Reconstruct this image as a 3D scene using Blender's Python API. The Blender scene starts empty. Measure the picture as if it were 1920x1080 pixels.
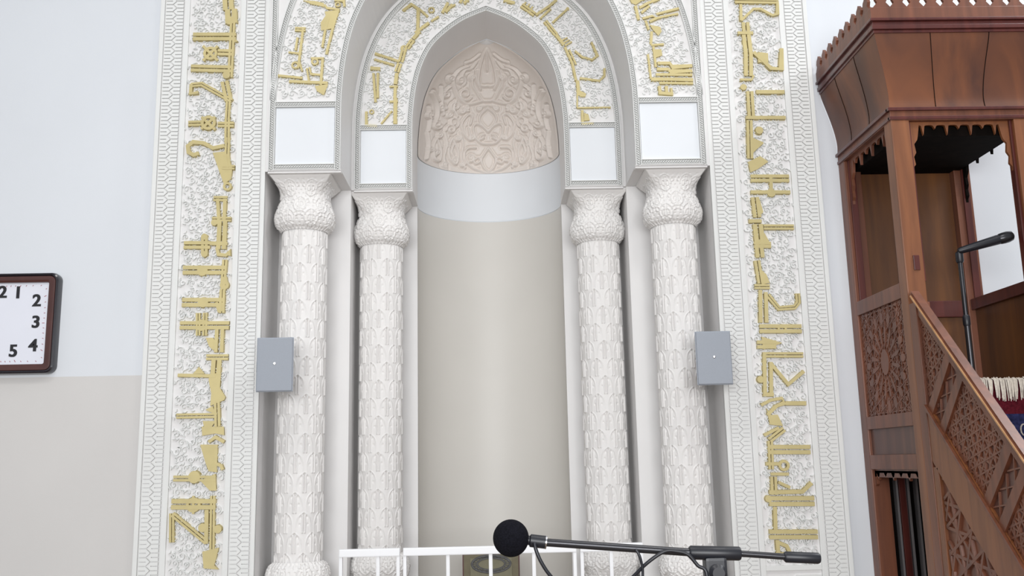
import bpy, bmesh, math, random
import numpy as np
from mathutils import Vector, Matrix
random.seed(7)
PI = math.pi
S = bpy.context.scene
COL = S.collection

# ---------------------------------------------------------------- camera
EYE = 1.5
F, PITCH, ROLL, YAW = 1762.5, 0.1846, -0.0211, -0.0222
cr, sr = math.cos(ROLL), math.sin(ROLL)
cp, sp = math.cos(PITCH), math.sin(PITCH)
cy, sy = math.cos(YAW), math.sin(YAW)
def cam_to_world(v):
    a, b, c = cr*v[0]-sr*v[1], sr*v[0]+cr*v[1], v[2]
    X, Y, Z = a, -c, b
    Y, Z = cp*Y-sp*Z, sp*Y+cp*Z
    X, Y = cy*X-sy*Y, sy*X+cy*Y
    return (X, Y, Z)
cam_d = bpy.data.cameras.new('camera')
cam_d.sensor_fit = 'HORIZONTAL'; cam_d.sensor_width = 36.0
cam_d.lens = F/1920*36.0
cam_d.clip_start = 0.02
cam = bpy.data.objects.new('camera', cam_d); COL.objects.link(cam)
ax = [cam_to_world(e) for e in ((1, 0, 0), (0, 1, 0), (0, 0, 1))]
M = Matrix.Identity(4)
for j in range(3):
    for i in range(3): M[i][j] = ax[j][i]
M[0][3], M[1][3], M[2][3] = 0.005, 0, EYE
cam.matrix_world = M
S.camera = cam

def at(px, py, Y):
    """point of the photograph's pixel on the plane Y = const (real place in the room)"""
    r = cam_to_world(((px-960)/F, (540-py)/F, -1.0))
    t = Y/r[1]
    return (r[0]*t+0.005, Y, r[2]*t+EYE)
def atx(px, py, X):
    r = cam_to_world(((px-960)/F, (540-py)/F, -1.0))
    t = (X-0.005)/r[0]
    return (X, r[1]*t, r[2]*t+EYE)

# ---------------------------------------------------------------- world, lights, exposure
w = bpy.data.worlds.new('world'); S.world = w; w.use_nodes = True
bg = w.node_tree.nodes['Background']
bg.inputs[0].default_value = (0.93, 0.96, 1.0, 1); bg.inputs[1].default_value = 0.40
def area(name, loc, target, sx, sy_, power, col):
    l = bpy.data.lights.new(name, 'AREA'); l.shape = 'RECTANGLE'; l.size = sx; l.size_y = sy_
    l.energy = power; l.color = col
    o = bpy.data.objects.new(name, l); COL.objects.link(o); o.location = loc
    o.rotation_euler = (Vector(target)-Vector(loc)).to_track_quat('-Z', 'Y').to_euler()
    return o
area('window_light', (-0.2, -4.4, 2.3), (0.2, 5.5, 1.7), 6.0, 2.4, 475, (0.98, 0.99, 1.0))
area('overhead_light', (-1.7, 1.6, 6.3), (-1.7, 2.2, 0), 1.2, 1.2, 45, (1.0, 0.98, 0.95))
area('overhead_light', (1.7, 1.6, 6.3), (1.7, 2.2, 0), 1.2, 1.2, 45, (1.0, 0.98, 0.95))
area('overhead_light', (5.2, 3.6, 6.3), (5.0, 4.2, 0), 1.2, 1.2, 130, (0.97, 0.98, 1.0))  # unseen light, added to brighten the wall right of the minbar
vs = S.view_settings
vs.view_transform = 'Standard'; vs.look = 'None'; vs.gamma = 1.0; vs.use_curve_mapping = False
vs.exposure = 0.20

# ---------------------------------------------------------------- materials
def mat(name, col, rough=0.6, metal=0.0, noise=0.0, nscale=8.0, bump=0.0, bscale=60.0, coat=0.0, spec=0.5):
    m = bpy.data.materials.new(name); m.use_nodes = True
    nt = m.node_tree; b = nt.nodes['Principled BSDF']
    b.inputs['Roughness'].default_value = rough; b.inputs['Metallic'].default_value = metal
    b.inputs['Coat Weight'].default_value = coat; b.inputs['Coat Roughness'].default_value = 0.2
    b.inputs['Specular IOR Level'].default_value = spec
    tc = nt.nodes.new('ShaderNodeTexCoord')
    n = nt.nodes.new('ShaderNodeTexNoise'); n.inputs['Scale'].default_value = nscale; n.inputs['Detail'].default_value = 4
    nt.links.new(tc.outputs['Object'], n.inputs['Vector'])
    r = nt.nodes.new('ShaderNodeValToRGB')
    c0 = tuple(c*(1-noise) for c in col); c1 = tuple(min(1, c*(1+noise)) for c in col)
    r.color_ramp.elements[0].position = 0.3; r.color_ramp.elements[1].position = 0.7
    r.color_ramp.elements[0].color = (*c0, 1); r.color_ramp.elements[1].color = (*c1, 1)
    nt.links.new(n.outputs['Fac'], r.inputs['Fac']); nt.links.new(r.outputs['Color'], b.inputs['Base Color'])
    if bump:
        n2 = nt.nodes.new('ShaderNodeTexNoise'); n2.inputs['Scale'].default_value = bscale; n2.inputs['Detail'].default_value = 5
        nt.links.new(tc.outputs['Object'], n2.inputs['Vector'])
        bp = nt.nodes.new('ShaderNodeBump'); bp.inputs['Strength'].default_value = bump; bp.inputs['Distance'].default_value = 0.01
        nt.links.new(n2.outputs['Fac'], bp.inputs['Height']); nt.links.new(bp.outputs['Normal'], b.inputs['Normal'])
    return m
def wood(name, dark, light, rough=0.42, stretch=(9, 9, 0.9), coat=0.25):
    m = bpy.data.materials.new(name); m.use_nodes = True
    nt = m.node_tree; b = nt.nodes['Principled BSDF']
    b.inputs['Roughness'].default_value = rough; b.inputs['Coat Weight'].default_value = coat; b.inputs['Coat Roughness'].default_value = 0.3
    tc = nt.nodes.new('ShaderNodeTexCoord'); mp = nt.nodes.new('ShaderNodeMapping'); mp.inputs['Scale'].default_value = stretch
    n = nt.nodes.new('ShaderNodeTexNoise'); n.inputs['Scale'].default_value = 1.6; n.inputs['Detail'].default_value = 6; n.inputs['Distortion'].default_value = 0.8
    nt.links.new(tc.outputs['Object'], mp.inputs['Vector']); nt.links.new(mp.outputs['Vector'], n.inputs['Vector'])
    r = nt.nodes.new('ShaderNodeValToRGB'); r.color_ramp.elements[0].position = 0.32; r.color_ramp.elements[1].position = 0.7
    r.color_ramp.elements[0].color = (*dark, 1); r.color_ramp.elements[1].color = (*light, 1)
    nt.links.new(n.outputs['Fac'], r.inputs['Fac']); nt.links.new(r.outputs['Color'], b.inputs['Base Color'])
    bp = nt.nodes.new('ShaderNodeBump'); bp.inputs['Strength'].default_value = 0.08; bp.inputs['Distance'].default_value = 0.005
    nt.links.new(n.outputs['Fac'], bp.inputs['Height']); nt.links.new(bp.outputs['Normal'], b.inputs['Normal'])
    return m
WALL = mat('wall_paint', (0.735, 0.765, 0.805), 0.55, noise=0.012, nscale=2, bump=0.03, bscale=120)
LOWTONE = mat('lower_wall_tone', (0.66, 0.645, 0.63), 0.55, noise=0.012, nscale=2, bump=0.03, bscale=120)
PLASTER = mat('carved_plaster', (0.79, 0.80, 0.785), 0.62, noise=0.015, nscale=5)
PLAIN = mat('smooth_plaster', (0.78, 0.77, 0.765), 0.5, noise=0.012, nscale=3)
PANELW = mat('impost_white', (0.77, 0.80, 0.835), 0.5, noise=0.01, nscale=3)
NICHE = mat('niche_beige', (0.665, 0.645, 0.605), 0.45, noise=0.015, nscale=2)
HOOD = mat('hood_plaster', (0.77, 0.71, 0.66), 0.65, noise=0.02, nscale=5)
COLM = mat('column_plaster', (0.82, 0.805, 0.79), 0.6, noise=0.015, nscale=6)
GOLD = mat('gold_paint', (0.565, 0.48, 0.235), 0.48, metal=0.3, noise=0.06, nscale=9)
SPK = mat('speaker_grey', (0.33, 0.36, 0.41), 0.55, noise=0.01, nscale=4)
SPKM = mat('speaker_mesh_grey', (0.34, 0.37, 0.42), 0.6, noise=0.03, nscale=300, bump=0.2, bscale=500)
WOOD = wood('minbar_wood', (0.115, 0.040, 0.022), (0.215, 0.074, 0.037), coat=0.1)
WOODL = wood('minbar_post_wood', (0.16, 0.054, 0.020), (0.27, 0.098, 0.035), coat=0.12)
WOODC = wood('minbar_carving_wood', (0.085, 0.036, 0.027), (0.14, 0.058, 0.040), rough=0.5)
WOODK = wood('shade_and_seam_wood', (0.003, 0.002, 0.0015), (0.008, 0.005, 0.004), rough=0.9, coat=0.0)  # near black: shade under canopy and platform put into colour; also seams
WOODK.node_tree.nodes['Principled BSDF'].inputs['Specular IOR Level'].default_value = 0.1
WOODX = wood('canopy_board_wood', (0.075, 0.022, 0.010), (0.20, 0.062, 0.018), rough=0.45, stretch=(2.6, 2.6, 0.8), coat=0.1)
WOODD = wood('dark_red_wood', (0.06, 0.012, 0.010), (0.12, 0.025, 0.018), rough=0.3)
WOODO = wood('amber_wood_panel', (0.070, 0.022, 0.004), (0.15, 0.053, 0.009), stretch=(6, 6, 0.5))
BLACK = mat('black_plastic', (0.012, 0.013, 0.018), 0.4, noise=0.1)
FOAM = mat('black_foam', (0.008, 0.008, 0.012), 0.95, noise=0.4, nscale=300, bump=0.6, bscale=700, spec=0.1)
STEEL = mat('dark_steel', (0.045, 0.045, 0.05), 0.28, metal=0.6, noise=0.05)
CHROME = mat('chrome', (0.7, 0.7, 0.72), 0.2, metal=1.0, noise=0.02)
WHITEM = mat('white_enamel', (0.85, 0.86, 0.88), 0.35, noise=0.01)
DIAL = mat('dial_white', (0.80, 0.82, 0.90), 0.4, noise=0.01)
CLOCKB = mat('clock_brown', (0.075, 0.024, 0.020), 0.3, noise=0.15, nscale=12, coat=0.6)
CLOCKK = mat('clock_black_edge', (0.012, 0.010, 0.016), 0.2, noise=0.1, coat=0.6)
INK = mat('black_ink', (0.012, 0.012, 0.016), 0.6, noise=0.05)
REDINK = mat('red_ink', (0.35, 0.06, 0.08), 0.6, noise=0.05)
RUGR = mat('rug_red', (0.10, 0.010, 0.018), 0.95, noise=0.35, nscale=60, bump=0.4, bscale=300, spec=0.1)
RUGB = mat('rug_blue', (0.025, 0.028, 0.085), 0.95, noise=0.5, nscale=45, bump=0.4, bscale=300, spec=0.1)
RUGC = mat('rug_cream', (0.45, 0.40, 0.36), 0.95, noise=0.2, nscale=80, spec=0.1)
FRINGE = mat('fringe_cotton', (0.72, 0.66, 0.58), 0.9, noise=0.15, nscale=90)
GILT = mat('old_gilt', (0.16, 0.14, 0.085), 0.55, metal=0.2, noise=0.1, nscale=20)
GILTP = mat('olive_panel', (0.21, 0.195, 0.125), 0.6, noise=0.08, nscale=30)
MEDAL = mat('medallion_grey', (0.10, 0.10, 0.10), 0.6, noise=0.25, nscale=60)
CARPET = mat('floor_carpet', (0.20, 0.155, 0.12), 0.95, noise=0.25, nscale=5, bump=0.3, bscale=300, spec=0.1)
BEAD = wood('gilded_bead_wood', (0.34, 0.17, 0.07), (0.5, 0.27, 0.12), rough=0.35)
GREYD = mat('dull_grey_metal', (0.16, 0.15, 0.155), 0.5, noise=0.03)
PALE = mat('pale_grey_metal', (0.42, 0.41, 0.41), 0.4, noise=0.03)

# ---------------------------------------------------------------- mesh builder
ORIG = {}
class MB:
    def __init__(s): s.v = []; s.f = []
    def add(s, vs_, fs):
        k = len(s.v); s.v += [tuple(p) for p in vs_]; s.f += [tuple(i+k for i in f) for f in fs]
    def box(s, x0, x1, y0, y1, z0, z1):
        s.add([(x0,y0,z0),(x1,y0,z0),(x1,y1,z0),(x0,y1,z0),(x0,y0,z1),(x1,y0,z1),(x1,y1,z1),(x0,y1,z1)],
              [(0,3,2,1),(4,5,6,7),(0,1,5,4),(1,2,6,5),(2,3,7,6),(3,0,4,7)])
    def cbox(s, x0, x1, y0, y1, z0, z1, c=0.004):
        """box with chamfered edges"""
        bm = bmesh.new(); bmesh.ops.create_cube(bm, size=1)
        for v in bm.verts:
            v.co = Vector(((x0+x1)/2+v.co.x*(x1-x0), (y0+y1)/2+v.co.y*(y1-y0), (z0+z1)/2+v.co.z*(z1-z0)))
        bmesh.ops.bevel(bm, geom=list(bm.edges), offset=c, segments=2, affect='EDGES', profile=0.7)
        bm.verts.index_update()
        s.add([v.co[:] for v in bm.verts], [tuple(v.index for v in f.verts) for f in bm.faces]); bm.free()
    def prism(s, poly, fn, d0, d1, top_inset=None):
        """poly: 2D points; fn(u, v, d) -> 3D; extruded from d0 to d1"""
        n = len(poly)
        a = [fn(u, v, d0) for u, v in poly]
        b = [fn(u, v, d1) for u, v in (top_inset or poly)]
        s.add(a+b, [tuple(range(n))[::-1], tuple(range(n, 2*n))]+[(i, (i+1) % n, n+(i+1) % n, n+i) for i in range(n)])
    def tube(s, path, r, n=8, cap=True, closed=False):
        P = [Vector(p) for p in path]; m = len(P)
        rr = r if isinstance(r, (list, tuple)) else [r]*m
        up = None; rings = []
        for i in range(m):
            t = (P[(i+1) % m]-P[i-1]) if closed else (P[min(i+1, m-1)]-P[max(i-1, 0)])
            t.normalize()
            if up is None:
                up = Vector((0, 0, 1)) if abs(t.z) < 0.9 else Vector((1, 0, 0))
            a = t.cross(up)
            if a.length < 1e-6: a = t.cross(Vector((0.3, 1, 0.2)))
            a.normalize(); b = a.cross(t); up = b
            rings.append([P[i]+rr[i]*(math.cos(2*PI*k/n)*a+math.sin(2*PI*k/n)*b) for k in range(n)])
        vs_ = [p for g in rings for p in g]; fs = []
        for i in range(m if closed else m-1):
            j = (i+1) % m
            for k in range(n):
                fs.append((i*n+k, i*n+(k+1) % n, j*n+(k+1) % n, j*n+k))
        if cap and not closed: fs += [tuple(range(n))[::-1], tuple(range((m-1)*n, m*n))]
        s.add(vs_, fs)
    def lathe(s, prof, c, n=32, axis='z'):
        vs_ = []
        for r, h in prof:
            for k in range(n):
                a = 2*PI*k/n
                if axis == 'z': vs_.append((c[0]+r*math.cos(a), c[1]+r*math.sin(a), c[2]+h))
                elif axis == 'x': vs_.append((c[0]+h, c[1]+r*math.cos(a), c[2]+r*math.sin(a)))
                else: vs_.append((c[0]+r*math.cos(a), c[1]+h, c[2]+r*math.sin(a)))
        m = len(prof)
        fs = [(i*n+k, i*n+(k+1) % n, (i+1)*n+(k+1) % n, (i+1)*n+k) for i in range(m-1) for k in range(n)]
        fs += [tuple(range(n))[::-1], tuple(range((m-1)*n, m*n))]
        s.add(vs_, fs)
    def grid(s, P, closed_u=False):
        """P: array (rows, cols, 3)"""
        R, C = P.shape[:2]
        k = len(s.v); s.v += [tuple(p) for p in P.reshape(-1, 3).tolist()]
        for i in range(R-1):
            for j in range(C if closed_u else C-1):
                j2 = (j+1) % C
                s.f.append((k+i*C+j, k+i*C+j2, k+(i+1)*C+j2, k+(i+1)*C+j))
    def build(s, name, m, parent=None, smooth=False, fix=True, bevel=0.0):
        me = bpy.data.meshes.new(name)
        o0 = ORIG.get(parent.name, Vector((0, 0, 0))) if parent else Vector((0, 0, 0))
        if o0.length:
            me.from_pydata([(p[0]-o0.x, p[1]-o0.y, p[2]-o0.z) for p in s.v], [], s.f)
        else: me.from_pydata(s.v, [], s.f)
        if fix:
            bm = bmesh.new(); bm.from_mesh(me); bmesh.ops.recalc_face_normals(bm, faces=bm.faces); bm.to_mesh(me); bm.free()
        if smooth:
            me.polygons.foreach_set('use_smooth', [True]*len(me.polygons))
            if smooth != 'all':
                me.set_sharp_from_angle(angle=math.radians(40))
        me.materials.append(m)
        o = bpy.data.objects.new(name, me); COL.objects.link(o)
        if parent: o.parent = parent
        ORIG[o.name] = o0
        if bevel:
            b = o.modifiers.new('bevel', 'BEVEL'); b.width = bevel; b.segments = 2; b.limit_method = 'ANGLE'
        me.update()
        return o
def tag(o, label, cat, group=None):
    o['label'] = label; o['category'] = cat
    if group: o['group'] = group
    return o
def thing(name, loc, label, cat, group=None):
    o = bpy.data.objects.new(name, None); COL.objects.link(o); o.location = loc
    ORIG[o.name] = Vector(loc); o.empty_display_size = 0.1
    return tag(o, label, cat, group)
def struct(o): o['kind'] = 'structure'; return o
def copy_tree(o, parent=None):
    c = o.copy(); COL.objects.link(c)
    if parent: c.parent = parent
    ORIG[c.name] = ORIG.get(o.name, Vector((0, 0, 0)))
    for ch in list(o.children): copy_tree(ch, c)
    return c
XZ = lambda Y, s=-1: (lambda u, v, d: (u, Y+s*d, v))      # wall plane, relief towards the room
YZ = lambda X, s=-1: (lambda u, v, d: (X+s*d, u, v))

# relief made of curves: height field from the distance to polylines
def seg_dist(U, V, lines):
    D = np.full(U.shape, 1e3)
    for L in lines:
        for (x0, y0), (x1, y1) in zip(L[:-1], L[1:]):
            dx, dy = x1-x0, y1-y0; q = dx*dx+dy*dy+1e-12
            t = np.clip(((U-x0)*dx+(V-y0)*dy)/q, 0, 1)
            D = np.minimum(D, (U-x0-t*dx)**2+(V-y0-t*dy)**2)
    return np.sqrt(D)
def spiral(cx, cz, r, a0, turns, sgn, n=18, tail=0.0):
    pts = []
    for i in range(n+1):
        t = i/n; rr = r*(1-0.85*t); a = a0+sgn*turns*2*PI*t
        pts.append((cx+rr*math.cos(a), cz+rr*math.sin(a)))
    return pts
def smooth_line(P, n=6):
    """Catmull-Rom"""
    out = []; m = len(P)
    for i in range(m-1):
        p0, p1, p2, p3 = P[max(i-1, 0)], P[i], P[i+1], P[min(i+2, m-1)]
        for k in range(n):
            t = k/n
            out.append(tuple(0.5*(2*b+(c-a)*t+(2*a-5*b+4*c-d)*t*t+(3*b-a-3*c+d)*t**3) for a, b, c, d in zip(p0, p1, p2, p3)))
    out.append(tuple(P[-1])); return out

def ribbon(mb, pts, w, fn, d0, d1, taper=0.6, closed=False):
    """raised strip along 2D pts with a trapezoid section"""
    n = len(pts); ws = w if isinstance(w, (list, tuple)) else [w]*n
    rows = []
    for i, (x, z) in enumerate(pts):
        if closed: a, b = pts[i-1], pts[(i+1) % n]
        else: a, b = pts[max(i-1, 0)], pts[min(i+1, n-1)]
        tx, tz = b[0]-a[0], b[1]-a[1]; L = math.hypot(tx, tz) or 1
        nx, nz = -tz/L, tx/L
        k = 1.0
        if 0 < i < n-1 and not closed:
            ux, uz = pts[i][0]-a[0], pts[i][1]-a[1]; l2 = math.hypot(ux, uz) or 1
            k = min(1.6, 1/max(0.5, abs((ux*tx+uz*tz)/(l2*L))))
        h = ws[i]/2*k; h2 = h*taper
        rows.append([fn(x+nx*h, z+nz*h, d0), fn(x+nx*h2, z+nz*h2, d1), fn(x-nx*h2, z-nz*h2, d1), fn(x-nx*h, z-nz*h, d0)])
    vs_ = [p for r in rows for p in r]; fs = []
    for i in range(n if closed else n-1):
        j = (i+1) % n
        for k in range(3): fs.append((i*4+k, i*4+k+1, j*4+k+1, j*4+k))
    if not closed: fs += [(0, 1, 2, 3), ((n-1)*4+3, (n-1)*4+2, (n-1)*4+1, (n-1)*4)]
    mb.add(vs_, fs)

# ---------------------------------------------------------------- main dimensions of the mihrab
D0, D1, D2 = 5.50, 5.92, 6.33       # front plane, inner arch plane, niche plane
WY = 5.56                            # plain wall
XF, XO = 1.355, 2.034                # surround: inner and outer edge
XI, XN = 0.898, 0.500                # outer arch half span, niche half span
ZI, ZT, ZTOP = 3.27, 5.45, 5.45      # impost underside, top of the surround
prof = [(0.50, ZI), (0.50, 3.5), (0.499, 3.70), (0.495, 3.785), (0.478, 3.94), (0.44, 4.105), (0.372, 4.25), (0.272, 4.357), (0.15, 4.446), (0.0, 4.512)]
ARC = smooth_line(prof, 6)
def offset_arc(d):
    """half arch curve pushed outwards by d, ending on the centre line"""
    out = []
    for i, (x, z) in enumerate(ARC):
        a, b = ARC[max(i-1, 0)], ARC[min(i+1, len(ARC)-1)]
        tx, tz = b[0]-a[0], b[1]-a[1]; L = math.hypot(tx, tz)
        out.append((x+d*tz/L, z-d*tx/L))
    (x0, z0), (x1, z1) = out[-2], out[-1]
    if x1 > 1e-4 and x1 < x0:
        out.append((0.0, z1+(z1-z0)*(x1/(x0-x1))))
    out = [(max(0.0, x), max(ZI, z)) for x, z in out]
    res = [out[0]]
    for p in out[1:]:
        if p[1] > res[-1][1]+1e-5: res.append(p)
    return res
def mirror(c): return [(-x, z) for x, z in c]

# ---------------------------------------------------------------- setting
b = MB(); b.box(-7, 7, -6, 7.2, -0.1, 0.0); struct(b.build('floor', CARPET))
b = MB(); b.box(-7, -XO-0.001, WY, WY+0.2, 2.055, 6.6); struct(b.build('wall_left', WALL))
b = MB(); b.box(-7, -XO-0.001, WY, WY+0.2, 0, 2.055); struct(b.build('wall_lower_1', LOWTONE))  # lower left wall in a warmer, darker tone
b = MB(); b.box(XO, 7, WY, WY+0.2, 0, 6.6); struct(b.build('wall_right', WALL))
b = MB(); b.box(-XO, XO, WY, WY+0.2, ZTOP+0.001, 6.6); struct(b.build('wall_upper', WALL))

b = MB(); b.box(-7, 7, -6, 7.2, 6.6, 6.7); struct(b.build('ceiling', WALL))

# ---------------------------------------------------------------- niche
niche = thing('prayer_niche', (0, D2, 0), 'tall concave prayer niche with beige wall and carved pointed hood', 'niche')
TH = np.linspace(-PI/2, PI/2, 61)
NDEP = 0.45
def cyl(z0, z1, r=0.5, n=2):
    Z = np.linspace(z0, z1, n)
    P = np.zeros((n, len(TH), 3))
    for i, z in enumerate(Z):
        P[i, :, 0] = r*np.sin(TH); P[i, :, 1] = D2+(NDEP/0.5)*r*np.cos(TH); P[i, :, 2] = z
    return P
b = MB(); b.grid(cyl(0, 3.266, 0.499)); b.build('niche_wall', NICHE, niche, smooth='all', fix=False)
b = MB(); b.grid(np.concatenate([cyl(3.266, 3.266, 0.498, 1), cyl(3.266, 3.272, 0.506, 2), cyl(3.272, 3.640, 0.502, 2)]))
o = b.build('upper_band', PANELW, niche, smooth=True, fix=False)
# jamb walls of the stepped recess
for s in (-1, 1):
    b = MB(); x0, x1 = sorted((s*XI, s*XF)); b.box(x0, x1, D1, D1+0.6, 0, ZI); b.build('outer_jamb', PLAIN, niche)
    b = MB(); x0, x1 = sorted((s*XN, s*XI)); b.box(x0, x1, D2, D2+0.7, 0, ZI); b.build('inner_jamb', PLAIN, niche)
# carved hood: half dome under the pointed profile, with an arabesque relief
Zp = np.array([z for x, z in ARC]); Xp = np.array([x for x, z in ARC])
def hw(z): return np.interp(z, Zp, Xp)
NU, NV = 300, 300
U = np.linspace(-1, 1, NU)[None, :].repeat(NV, 0)
VV = np.linspace(0, 1, NV)[:, None].repeat(NU, 1)
Zg = 3.642+VV*(4.490-3.642)
Rg = hw(Zg)-0.003
tg = U*PI/2*0.985
# design coordinates: the carver's drawing, a perspective view of the dome from the middle of the prayer hall
gx, gy, gz = Rg*np.sin(tg), D2+0.004+(NDEP/0.5)*Rg*np.cos(tg), Zg-EYE
GX = 475+4758*gx/(gy*cp+gz*sp)
GY = 770-4758*((-gy*sp+gz*cp)/(gy*cp+gz*sp)-(-(D2+NDEP)*sp+(3.642-EYE)*cp)/((D2+NDEP)*cp+(3.642-EYE)*sp))
hl = [[(475,140),(452,190),(436,250),(432,315),(455,330),(475,328)], [(405,250),(398,320),(420,360),(445,400),(475,405)],
      [(425,250),(420,300),(440,345)], [(475,140),(475,250)], [(445,432),(475,428)], [(475,440),(440,470),(432,500),(450,530),(475,552)],
      [(475,560),(445,530),(412,520),(398,545),(412,590),(440,618),(475,622)], [(452,590),(430,600),(438,580),(455,575)],
      [(475,640),(455,670),(438,700),(450,740),(475,765)], [(410,640),(372,642),(352,665),(358,705),(400,745),(475,770)],
      [(395,700),(410,720),(435,705),(420,690),(405,700)], [(385,520),(395,480),(372,475),(340,520),(352,570),(385,600),(375,540)],
      [(290,590),(272,640),(275,690),(310,720),(320,660),(300,610),(290,590)], [(295,625),(285,660),(300,690)],
      [(330,560),(345,620),(335,690),(355,740)], [(445,405),(380,420),(340,400),(318,360)],
      [(210,590),(192,630),(198,690),(225,700),(230,640),(210,590)], [(208,620),(212,670)],
      [(250,560),(262,620),(245,690),(262,745)], [(165,560),(172,620),(160,690)],
      [(318,360),(300,300),(330,250),(380,230)], [(320,480),(300,440),(312,400)], [(250,470),(240,420),(252,360),(285,330)],
      [(190,360),(215,410),(220,470),(200,520)], [(200,350),(228,400)], [(240,330),(240,400)], [(175,430),(180,500),(170,550)],
      [(420,210),(395,240),(360,250),(345,280)], [(440,170),(400,200),(370,210)]]
lines = []
for L in hl:
    L = smooth_line(L, 4)
    lines.append(L); lines.append([(950-x, y) for x, y in L])
for cx, cyy, r, a, sg in [(362,368,36,0.5,1),(300,510,30,1.5,-1),(285,545,26,3,1),(310,430,28,2,1),(240,440,24,0,-1),(180,470,20,1,1),(262,370,24,2.5,1),(340,300,26,1,-1),
                         (290,290,20,2,1),(215,520,24,0.4,1),(210,660,18,2,1),(300,700,18,1,-1),(390,585,16,0,1),(385,690,20,2,-1),(250,720,18,1,1),(178,640,16,0,1),
                         (340,720,14,0,1),(400,285,16,2,1),(430,440,14,0,1),(345,450,18,3,-1),(270,620,14,1,1),(225,570,16,2,-1),(320,590,14,0,1),(370,440,16,1,1),(275,470,16,0,1)]:
    sp_ = spiral(cx, cyy, r, a, 1.4, sg, 16)
    lines.append(sp_); lines.append([(950-x, y) for x, y in sp_])
dd = seg_dist(GX, GY, lines)
H = 0.014*np.exp(-(dd/4.6)**2) - 0.018*np.exp(-((dd-10.5)/4.0)**2)
edge = np.minimum(np.minimum((1-np.abs(U))/0.05, VV/0.03), (1-VV)/0.04).clip(0, 1)
H = H*edge+0.008*edge
Rg = Rg-H
P = np.stack([Rg*np.sin(tg), D2+0.004+(NDEP/0.5)*Rg*np.cos(tg), Zg], -1)
b = MB(); b.grid(P); b.build('carved_hood', HOOD, niche, smooth='all', fix=False)
# plain shell behind the hood relief (closes the dome up to its tip)
Zs = np.linspace(3.635, 4.512, 40)
P = np.zeros((40, 61, 3))
for i, z in enumerate(Zs):
    r = float(hw(z))+0.002
    P[i, :, 0] = r*np.sin(TH); P[i, :, 1] = D2+0.01+(NDEP/0.5)*r*np.cos(TH); P[i, :, 2] = z
b = MB(); b.grid(P); b.build('hood_shell', PLAIN, niche, smooth='all', fix=False)

# ---------------------------------------------------------------- arches
def arch_body(mb, curve, xout, ztop, y0, y1):
    """wall plate with a pointed opening; front at y0, soffit back to y1"""
    for s in (-1, 1):
        c = [(s*x, z) for x, z in curve]
        for (xa, za), (xb, zb) in zip(c[:-1], c[1:]):
            mb.add([(xa, y0, za), (s*xout, y0, za), (s*xout, y0, zb), (xb, y0, zb)], [(0, 1, 2, 3)])
            mb.add([(xa, y0, za), (xb, y0, zb), (xb, y1, zb), (xa, y1, za)], [(0, 1, 2, 3)])
        za = c[-1][1]
        mb.add([(0, y0, za), (s*xout, y0, za), (s*xout, y0, ztop), (0, y0, ztop)], [(0, 1, 2, 3)])
        x0 = c[0][0]
        mb.add([(x0, y0, ZI), (s*xout, y0, ZI), (s*xout, y1, ZI), (x0, y1, ZI)], [(0, 1, 2, 3)])
        mb.add([(s*xout, y0, ZI), (s*xout, y1, ZI), (s*xout, y1, ztop), (s*xout, y0, ztop)], [(0, 1, 2, 3)])
def resample(path, step):
    P = [Vector((p[0], p[1])) for p in path]; out = [P[0]]; acc = 0
    for a, c in zip(P[:-1], P[1:]):
        L = (c-a).length
        if L < 1e-9: continue
        t = step-acc
        while t <= L:
            out.append(a+(c-a)*(t/L)); t += step
        acc = (acc+L) % step
    return [(p.x, p.y) for p in out]
def braid(mb, path, width, Y):
    """two interlaced strands between two fillets"""
    pts = resample(path, 0.0042)
    per = 0.030
    for ph in (0, PI):
        line = []
        for i, (x, z) in enumerate(pts):
            a, c = pts[max(i-1, 0)], pts[min(i+1, len(pts)-1)]
            tx, tz = c[0]-a[0], c[1]-a[1]; L = math.hypot(tx, tz) or 1
            q = 2*PI*i*0.0042/per+ph
            o_ = math.sin(q)*width*0.27
            line.append((x-tz/L*o_, Y-0.017-0.004*math.cos(q), z+tx/L*o_))
        mb.tube(line, width*0.10, 5)
def fillet(mb, path, Y, w=0.006, h=0.023):
    ribbon(mb, path, w, XZ(Y), -0.001, h, 0.7)
def scrolls(mb, spots, fn, size, h=0.008, w=0.008):
    """one curled tendril with leaves at every spot (x, z, inside-test done by the caller)"""
    for (x, z) in spots:
        r = size*random.uniform(0.36, 0.5); a = random.uniform(0, 2*PI); sg = random.choice((-1, 1))
        p = spiral(x, z, r, a, random.uniform(0.9, 1.35), sg, 13)
        ws = [w*(0.8-0.25*k/13) for k in range(14)]; ws[-1] = w*1.3; ws[-2] = w*1.2
        ribbon(mb, p, ws, fn, -0.001, h*random.uniform(0.8, 1.1), 0.45)
        for k in range(3):
            a2 = a+k*2.1+random.uniform(-.4, .4); q = size*random.uniform(0.5, 0.62)
            c = (x+math.cos(a2)*q, z+math.sin(a2)*q); d = a2+random.uniform(0.9, 1.9)*sg; l = size*0.24
            lp = [(c[0]-math.cos(d)*l, c[1]-math.sin(d)*l), c, (c[0]+math.cos(d+.5)*l, c[1]+math.sin(d+.5)*l)]
            ribbon(mb, smooth_line(lp, 3), [0.001, w*0.7, w*1.2, w*1.35, w*1.1, w*.7, 0.001], fn, -0.001, h*0.9, 0.35)
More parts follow.
